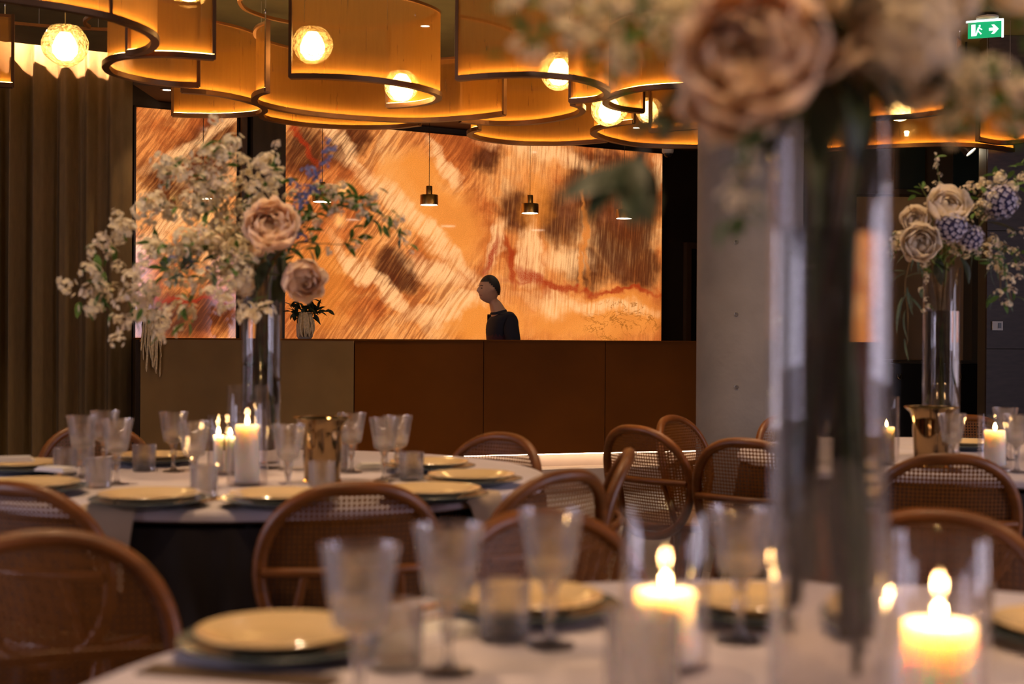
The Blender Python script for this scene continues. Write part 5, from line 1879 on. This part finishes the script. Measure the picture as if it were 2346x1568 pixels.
# --- middle table
d0 = 4.35
vm_ = P(597, 1090, d0)
vase((vm_.x, vm_.y, TZ), 0.063, 0.66, 0.50, 'tall clear vase of stems in the centre of the middle table', 9, 1)
W_ = dict(n=13, leaves=11)
bouquet('large loose bouquet of white blossom arching towards the curtain, on the middle table', (vm_.x, vm_.y), 0.060, 0.66, d0, [
    dict(pts=[(565, 560, -.02), (510, 430, .0), (480, 370, .02), (525, 325, .03)], n=22, leaves=22, jit=0.036),
    dict(pts=[(540, 560, .03), (450, 430, .05), (400, 400, .06), (390, 370, .07)], n=19, leaves=19, jit=0.034),
    dict(pts=[(530, 560, .0), (430, 480, -.03), (330, 490, -.06), (260, 560, -.08), (222, 630, -.10), (212, 715, -.10)], n=36, leaves=34, jit=0.030),
    dict(pts=[(540, 590, -.04), (430, 560, -.10), (340, 590, -.14), (300, 680, -.16), (275, 755, -.17)], n=28, leaves=30, jit=0.032),
    dict(pts=[(550, 590, .05), (450, 560, .10), (380, 620, .13), (350, 700, .14), (355, 770, .14)], n=25, leaves=27, jit=0.032),
    dict(pts=[(550, 600, -.08), (490, 640, -.13), (440, 680, -.15), (405, 765, -.16)], n=14, leaves=14, jit=0.028),
    dict(pts=[(570, 600, -.10), (545, 620, -.14), (550, 690, -.16), (575, 740, -.16)], n=15, leaves=6, jit=0.026),
    dict(pts=[(600, 540, .02), (600, 450, .03), (620, 400, .03), (635, 380, .03)], n=16, leaves=19, jit=0.030),
    dict(pts=[(570, 560, .06), (540, 470, .08), (560, 400, .08), (520, 350, .08)], n=16, leaves=15, jit=0.034),
    dict(pts=[(520, 590, -.06), (500, 570, -.08), (470, 560, -.1), (470, 540, -.1)], n=11, leaves=8, jit=0.032, **{'from': 0.4}),
    dict(pts=[(660, 560, .02), (730, 490, .03), (820, 470, .03), (895, 510, .03), (935, 570, .03)], n=27, leaves=57, jit=0.020, size=0.018, mesh=SPR[3]),
    dict(pts=[(650, 560, .05), (700, 470, .07), (770, 440, .08), (860, 460, .08)], n=23, leaves=48, jit=0.026, size=0.018, mesh=SPR[3]),
    dict(pts=[(650, 590, .0), (720, 560, -.01), (790, 560, -.01), (820, 540, -.01)], n=8, leaves=14, jit=0.02, size=0.013, mesh=SPR[3]),
    dict(pts=[(655, 560, .0), (690, 470, .0), (725, 400, .0), (765, 325, .0)], n=16, leaves=3, jit=0.012, size=0.019, mesh=BLUE, **{'from': 0.5}),
    dict(pts=[(660, 560, .03), (680, 500, .03), (690, 450, .03), (680, 410, .03)], n=12, leaves=3, jit=0.02, size=0.019, mesh=BLUE),
    dict(pts=[(450, 620, -.12), (430, 600, -.12), (400, 620, -.12)], n=5, leaves=18, jit=0.03, size=0.019, mesh=BLUE, lmesh=LEAF_S),
], [(ROSE_B[0], 622, 522, -.14, 0.082, (0.15, -1, 0.45)), (ROSE_B[1], 693, 640, -.12, 0.066, (0.5, -0.9, -0.35)), (ROSE_B[1], 590, 560, -0.02, 0.05, (-0.4, -0.8, 0.5)),
    (HYD_C, 560, 650, -.10, 0.042, (-0.2, -1, 0.1))], 15, 77,
    extra_leaves=[(LEAF_D, 640, 590, -.10, 0.10, (0.3, -0.4, -0.6)), (LEAF_D, 610, 600, -.10, 0.10, (-0.2, -0.5, -0.7)), (LEAF_D, 660, 600, -.08, 0.09, (0.7, -0.3, -0.5)), (LEAF_D, 640, 630, -.09, 0.09, (0.1, -0.3, -1)),
                  (LEAF_D, 600, 640, -.08, 0.08, (-0.5, -0.3, -0.8)), (LEAF_D, 675, 560, -.08, 0.09, (0.9, -0.3, 0.2)), (LEAF_D, 625, 640, -.1, 0.08, (0.2, -0.2, -1))], leaf_scale=0.052)

# --- nearest table
d1 = 1.40
vn = P(1902, 900, d1)
vase((vn.x, vn.y, TZ), 0.0625, 0.70, 0.545, 'big blurred clear vase of stems on the nearest table', 11, 2)
bouquet('huge blurred bouquet of blush peonies and white sprigs over the nearest table', (vn.x, vn.y), 0.060, 0.70, d1, [
    dict(pts=[(1700, 60, -.02), (1550, 20, -.04), (1400, 30, -.05), (1260, 70, -.05), (1170, 20, -.05)], n=22, leaves=52, jit=0.020, size=0.016),
    dict(pts=[(1720, 100, -.02), (1560, 60, .02), (1430, 110, .03), (1370, 190, .03)], n=18, leaves=46, jit=0.020, size=0.016),
    dict(pts=[(1740, 40, .04), (1600, -30, .05), (1450, -40, .05), (1300, 10, .05)], n=14, leaves=30, jit=0.022, size=0.016),
    dict(pts=[(1800, 150, .05), (1700, 100, .07), (1620, 60, .08), (1560, 130, .08)], n=8, leaves=24, jit=0.022, size=0.016),
    dict(pts=[(1790, 250, -.06), (1730, 290, -.08), (1705, 390, -.09), (1700, 500, -.09)], n=16, leaves=60, jit=0.011, size=0.012, ls=1.0),
    dict(pts=[(1780, 250, -.03), (1680, 270, -.06), (1650, 330, -.06)], n=7, leaves=8, jit=0.010, size=0.009, ls=0.6),
    dict(pts=[(2040, 160, .0), (2160, 180, .0), (2200, 240, .0), (2180, 290, .0)], n=12, leaves=44, jit=0.016, size=0.016),
    dict(pts=[(2060, 130, -.02), (2200, 150, -.03), (2300, 210, -.03), (2310, 290, -.03)], n=13, leaves=44, jit=0.018, size=0.017),
    dict(pts=[(2060, 40, .03), (2190, -30, .05), (2330, -20, .05), (2400, 60, .05)], n=10, leaves=50, jit=0.022, size=0.017),
    dict(pts=[(1880, 60, .04), (1840, -40, .05), (1800, -120, .05)], n=6, leaves=24, jit=0.03, size=0.017),
    dict(pts=[(1960, 40, .02), (2000, -60, .02), (2060, -140, .02)], n=6, leaves=24, jit=0.03, size=0.017),
    dict(pts=[(1700, 230, -.02), (1560, 260, -.03), (1460, 370, -.03), (1430, 480, -.03)], n=0, leaves=9, jit=0.006, lmesh=LEAF_D, ls=2.6, **{'from': 0.4}),
    dict(pts=[(1690, 200, .0), (1590, 220, .0), (1540, 280, .0)], n=0, leaves=7, jit=0.006, lmesh=LEAF_D, ls=2.2),
    dict(pts=[(1880, 30, -.05), (1895, 0, -.05)], n=4, leaves=0, jit=0.008, size=0.016, mesh=BLUE),
], [(ROSE_B[0], 1725, 125, -.10, 0.068, (-0.35, -1, 0.10)), (ROSE_B[1], 1830, 60, -.06, 0.066, (0.2, -1, 0.4)), (HYD_C, 2065, 80, -.07, 0.050, (0.2, -1, 0.2)), (HYD_C, 2145, -20, -.02, 0.046, (0.4, -0.9, 0.3)),
    (ROSE_B[1], 1680, 200, -.07, 0.050, (-0.4, -0.9, -0.5)), (ROSE_C[0], 1960, 0, -.03, 0.055, (0, -0.7, 0.8)), (ROSE_C[1], 2090, 160, -.05, 0.038, (0.2, -1, -0.3)), (ROSE_C[0], 2345, -60, 0, 0.045, (0.5, -0.8, 0.2))], 11, 78,
    extra_leaves=[(LEAF_D, 1930, 170, -.07, 0.085, (0.2, -0.5, -0.8)), (LEAF_D, 1960, 120, -.07, 0.085, (0.6, -0.4, -0.6)), (LEAF_D, 1900, 190, -.07, 0.085, (-0.2, -0.4, -0.9)), (LEAF_D, 1980, 190, -.05, 0.08, (0.5, -0.3, -0.7)),
                  (LEAF_D, 1880, 220, -.06, 0.07, (-0.1, -0.3, -0.9)), (LEAF_D, 1950, 60, -.06, 0.08, (0.1, -0.6, 0.6)), (LEAF_D, 1990, 40, -.06, 0.08, (0.5, -0.5, 0.5)), (LEAF_D, 1920, 110, -.07, 0.08, (-0.3, -0.6, 0.3)),
                  (LEAF_D, 1830, 220, -.05, 0.08, (-0.5, -0.3, -0.6)), (LEAF_D, 2020, 150, -.05, 0.08, (0.8, -0.3, -0.2)), (LEAF_D, 1900, 60, -.04, 0.08, (-0.2, -0.3, 0.8)), (LEAF_D, 1960, 200, -.03, 0.08, (0.1, -0.2, -1)), (LEAF_D, 1850, 180, -.03, 0.09, (-0.4, 0.1, -0.6)), (LEAF_D, 2000, 110, -.03, 0.09, (0.7, 0.1, 0.2)), (LEAF_D, 1930, 20, 0, 0.10, (0, 0.2, 1))], leaf_scale=0.026)

# --- table beyond the vase
d2 = 4.95
vr = P(2155, 1010, d2)
vase((vr.x, vr.y, TZ), 0.068, 0.70, 0.54, 'tall clear vase of stems on the table beyond the big vase', 8, 3)
bouquet('bouquet of cream roses and violet hydrangea on the table beyond the big vase', (vr.x, vr.y), 0.064, 0.70, d2, [
    dict(pts=[(2140, 540, .0), (2130, 470, .0), (2105, 420, .0)], n=4, leaves=9, jit=0.016, size=0.016, green=True),
    dict(pts=[(2160, 540, .03), (2155, 440, .04), (2142, 350, .04)], n=13, leaves=3, jit=0.008, size=0.010, green=True, **{'from': 0.5}),
    dict(pts=[(2180, 520, .02), (2250, 440, .03), (2300, 400, .03)], n=24, leaves=26, jit=0.034, size=0.022),
    dict(pts=[(2180, 530, -.02), (2280, 440, -.02), (2346, 410, -.02)], n=18, leaves=24, jit=0.034, size=0.022),
    dict(pts=[(2190, 560, -.05), (2260, 570, -.07), (2290, 630, -.07), (2290, 690, -.07)], n=17, leaves=24, jit=0.024, size=0.022),
    dict(pts=[(2200, 560, .02), (2300, 560, .02), (2350, 600, .02)], n=13, leaves=30, jit=0.034, size=0.022),
    dict(pts=[(2120, 560, -.04), (2070, 540, -.05), (2052, 590, -.05)], n=18, leaves=22, jit=0.028, size=0.022),
    dict(pts=[(2120, 600, -.04), (2116, 650, -.05), (2124, 720, -.05)], n=11, leaves=5, jit=0.008, size=0.013),
    dict(pts=[(2110, 560, -.02), (2075, 640, -.03), (2080, 720, -.03), (2078, 790, -.03)], n=0, leaves=16, jit=0.01, lmesh=STRAP, ls=2.2),
    dict(pts=[(2220, 560, .04), (2290, 600, .05), (2320, 700, .05)], n=0, leaves=22, jit=0.02, lmesh=STRAP, ls=1.8),
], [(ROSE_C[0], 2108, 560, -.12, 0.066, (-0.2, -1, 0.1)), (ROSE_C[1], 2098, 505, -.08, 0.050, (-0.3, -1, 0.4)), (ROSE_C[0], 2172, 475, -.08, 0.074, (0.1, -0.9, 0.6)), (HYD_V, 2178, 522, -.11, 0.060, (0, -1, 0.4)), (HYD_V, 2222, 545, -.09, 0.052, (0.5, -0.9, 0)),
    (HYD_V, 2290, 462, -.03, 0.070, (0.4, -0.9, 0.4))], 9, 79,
    extra_leaves=[(LEAF_D, 2250, 480, -.04, 0.12, (0.7, -0.3, 0.3)), (LEAF_D, 2260, 510, -.04, 0.12, (0.8, -0.2, -0.1)), (LEAF_D, 2240, 500, 0, 0.12, (0.4, 0, 0.7)), (LEAF_D, 2150, 590, -.04, 0.1, (0, -0.2, -1)), (LEAF_D, 2200, 590, -.02, 0.1, (0.4, -0.2, -0.8))])

# --- amaranth arrangements on the bar
def bar_plant(px, py, label, hang, dark, seed, over):
    rf.seed(seed)
    k = (px - CX) / FPX
    base = bar_pt(px, 0.0)
    base = base - bn * (0.10 if over else 0.16)
    base.z = BZ
    e = thing('amaranth_plant', base, label, 'plant', 0, 'cream amaranth arrangements on the bar')
    link('pot', MB().lathe([(0.0001, 0.0), (0.050, 0.0), (0.062, 0.02), (0.066, 0.10), (0.055, 0.145), (0.050, 0.145), (0.058, 0.10), (0.055, 0.03), (0.0001, 0.02)], 28).mesh('pot', M['cabinet'] if over else M['ceramic'], True), e)
    for i in range(hang):
        a = rf.uniform(0, 2 * PI)
        s = Vector((rf.uniform(-0.055, 0.055), rf.uniform(-0.05, 0.02), 0.0))
        out = bn * (0.105 + rf.uniform(0, 0.03)) if over else bn * rf.uniform(0.055, 0.085)
        ln_ = rf.uniform(0.16, 0.44) if over else rf.uniform(0.10, 0.14)
        t_ = bt * (s.x * 1.0)
        pts = [Vector((0, 0, 0.13)) + t_ * 0.3, Vector((0, 0, 0.20)) + t_ * 0.7 + out * 0.35, Vector((0, 0, 0.15)) + t_ + out * 0.95,
               Vector((0, 0, 0.15 - ln_ * 0.5)) + t_ * 1.1 + out * 1.12 + bt * rf.uniform(-.012, .012), Vector((0, 0, 0.15 - ln_)) + t_ * 1.15 + out * 1.12 + bt * rf.uniform(-.02, .02)]
        cv_ = catmull(pts, 6)
        rr = [0.0045 + 0.0035 * math.sin(PI * j / len(cv_)) + rf.uniform(-.001, .0015) for j in range(len(cv_))]
        rr[-1] = 0.0012
        link('tassel', MB().tube(cv_, rr, 6).mesh('tassel', M['tassel'], True), e)
    if dark:
        for i in range(12):
            a = rf.uniform(-1.3, 1.3)
            tip = bt * math.sin(a) * rf.uniform(0.13, 0.21) + Vector((0, 0, 0.16 + 0.17 * math.cos(a) * rf.uniform(0.5, 1))) + bn * rf.uniform(-.03, .05)
            cv_ = catmull([Vector((0, 0, 0.13)), tip * 0.55 + Vector((0, 0, 0.06)), tip], 5)
            b_ = link('branch', MB().tube(cv_, 0.0022, 5).mesh('branch', M['leaf_dark'], True), e)
            for j in range(7):
                q = cv_[min(len(cv_) - 1, 3 + j)]
                dv = bt * rf.uniform(-1, 1) + Vector((0, 0, rf.uniform(-0.6, 1))) + bn * rf.uniform(-0.3, 0.5)
                link('dark_leaf', LEAF_D, e, q, orient(dv, rf.uniform(-1, 1)), rf.uniform(0.055, 0.085))
    return e
bar_plant(347, 772, 'cream amaranth trailing over the taupe end of the bar beside the curtain', 26, False, 5, True)
bar_plant(706, 778, 'dark leafed plant with cream amaranth tassels standing on the bar', 24, True, 6, False)
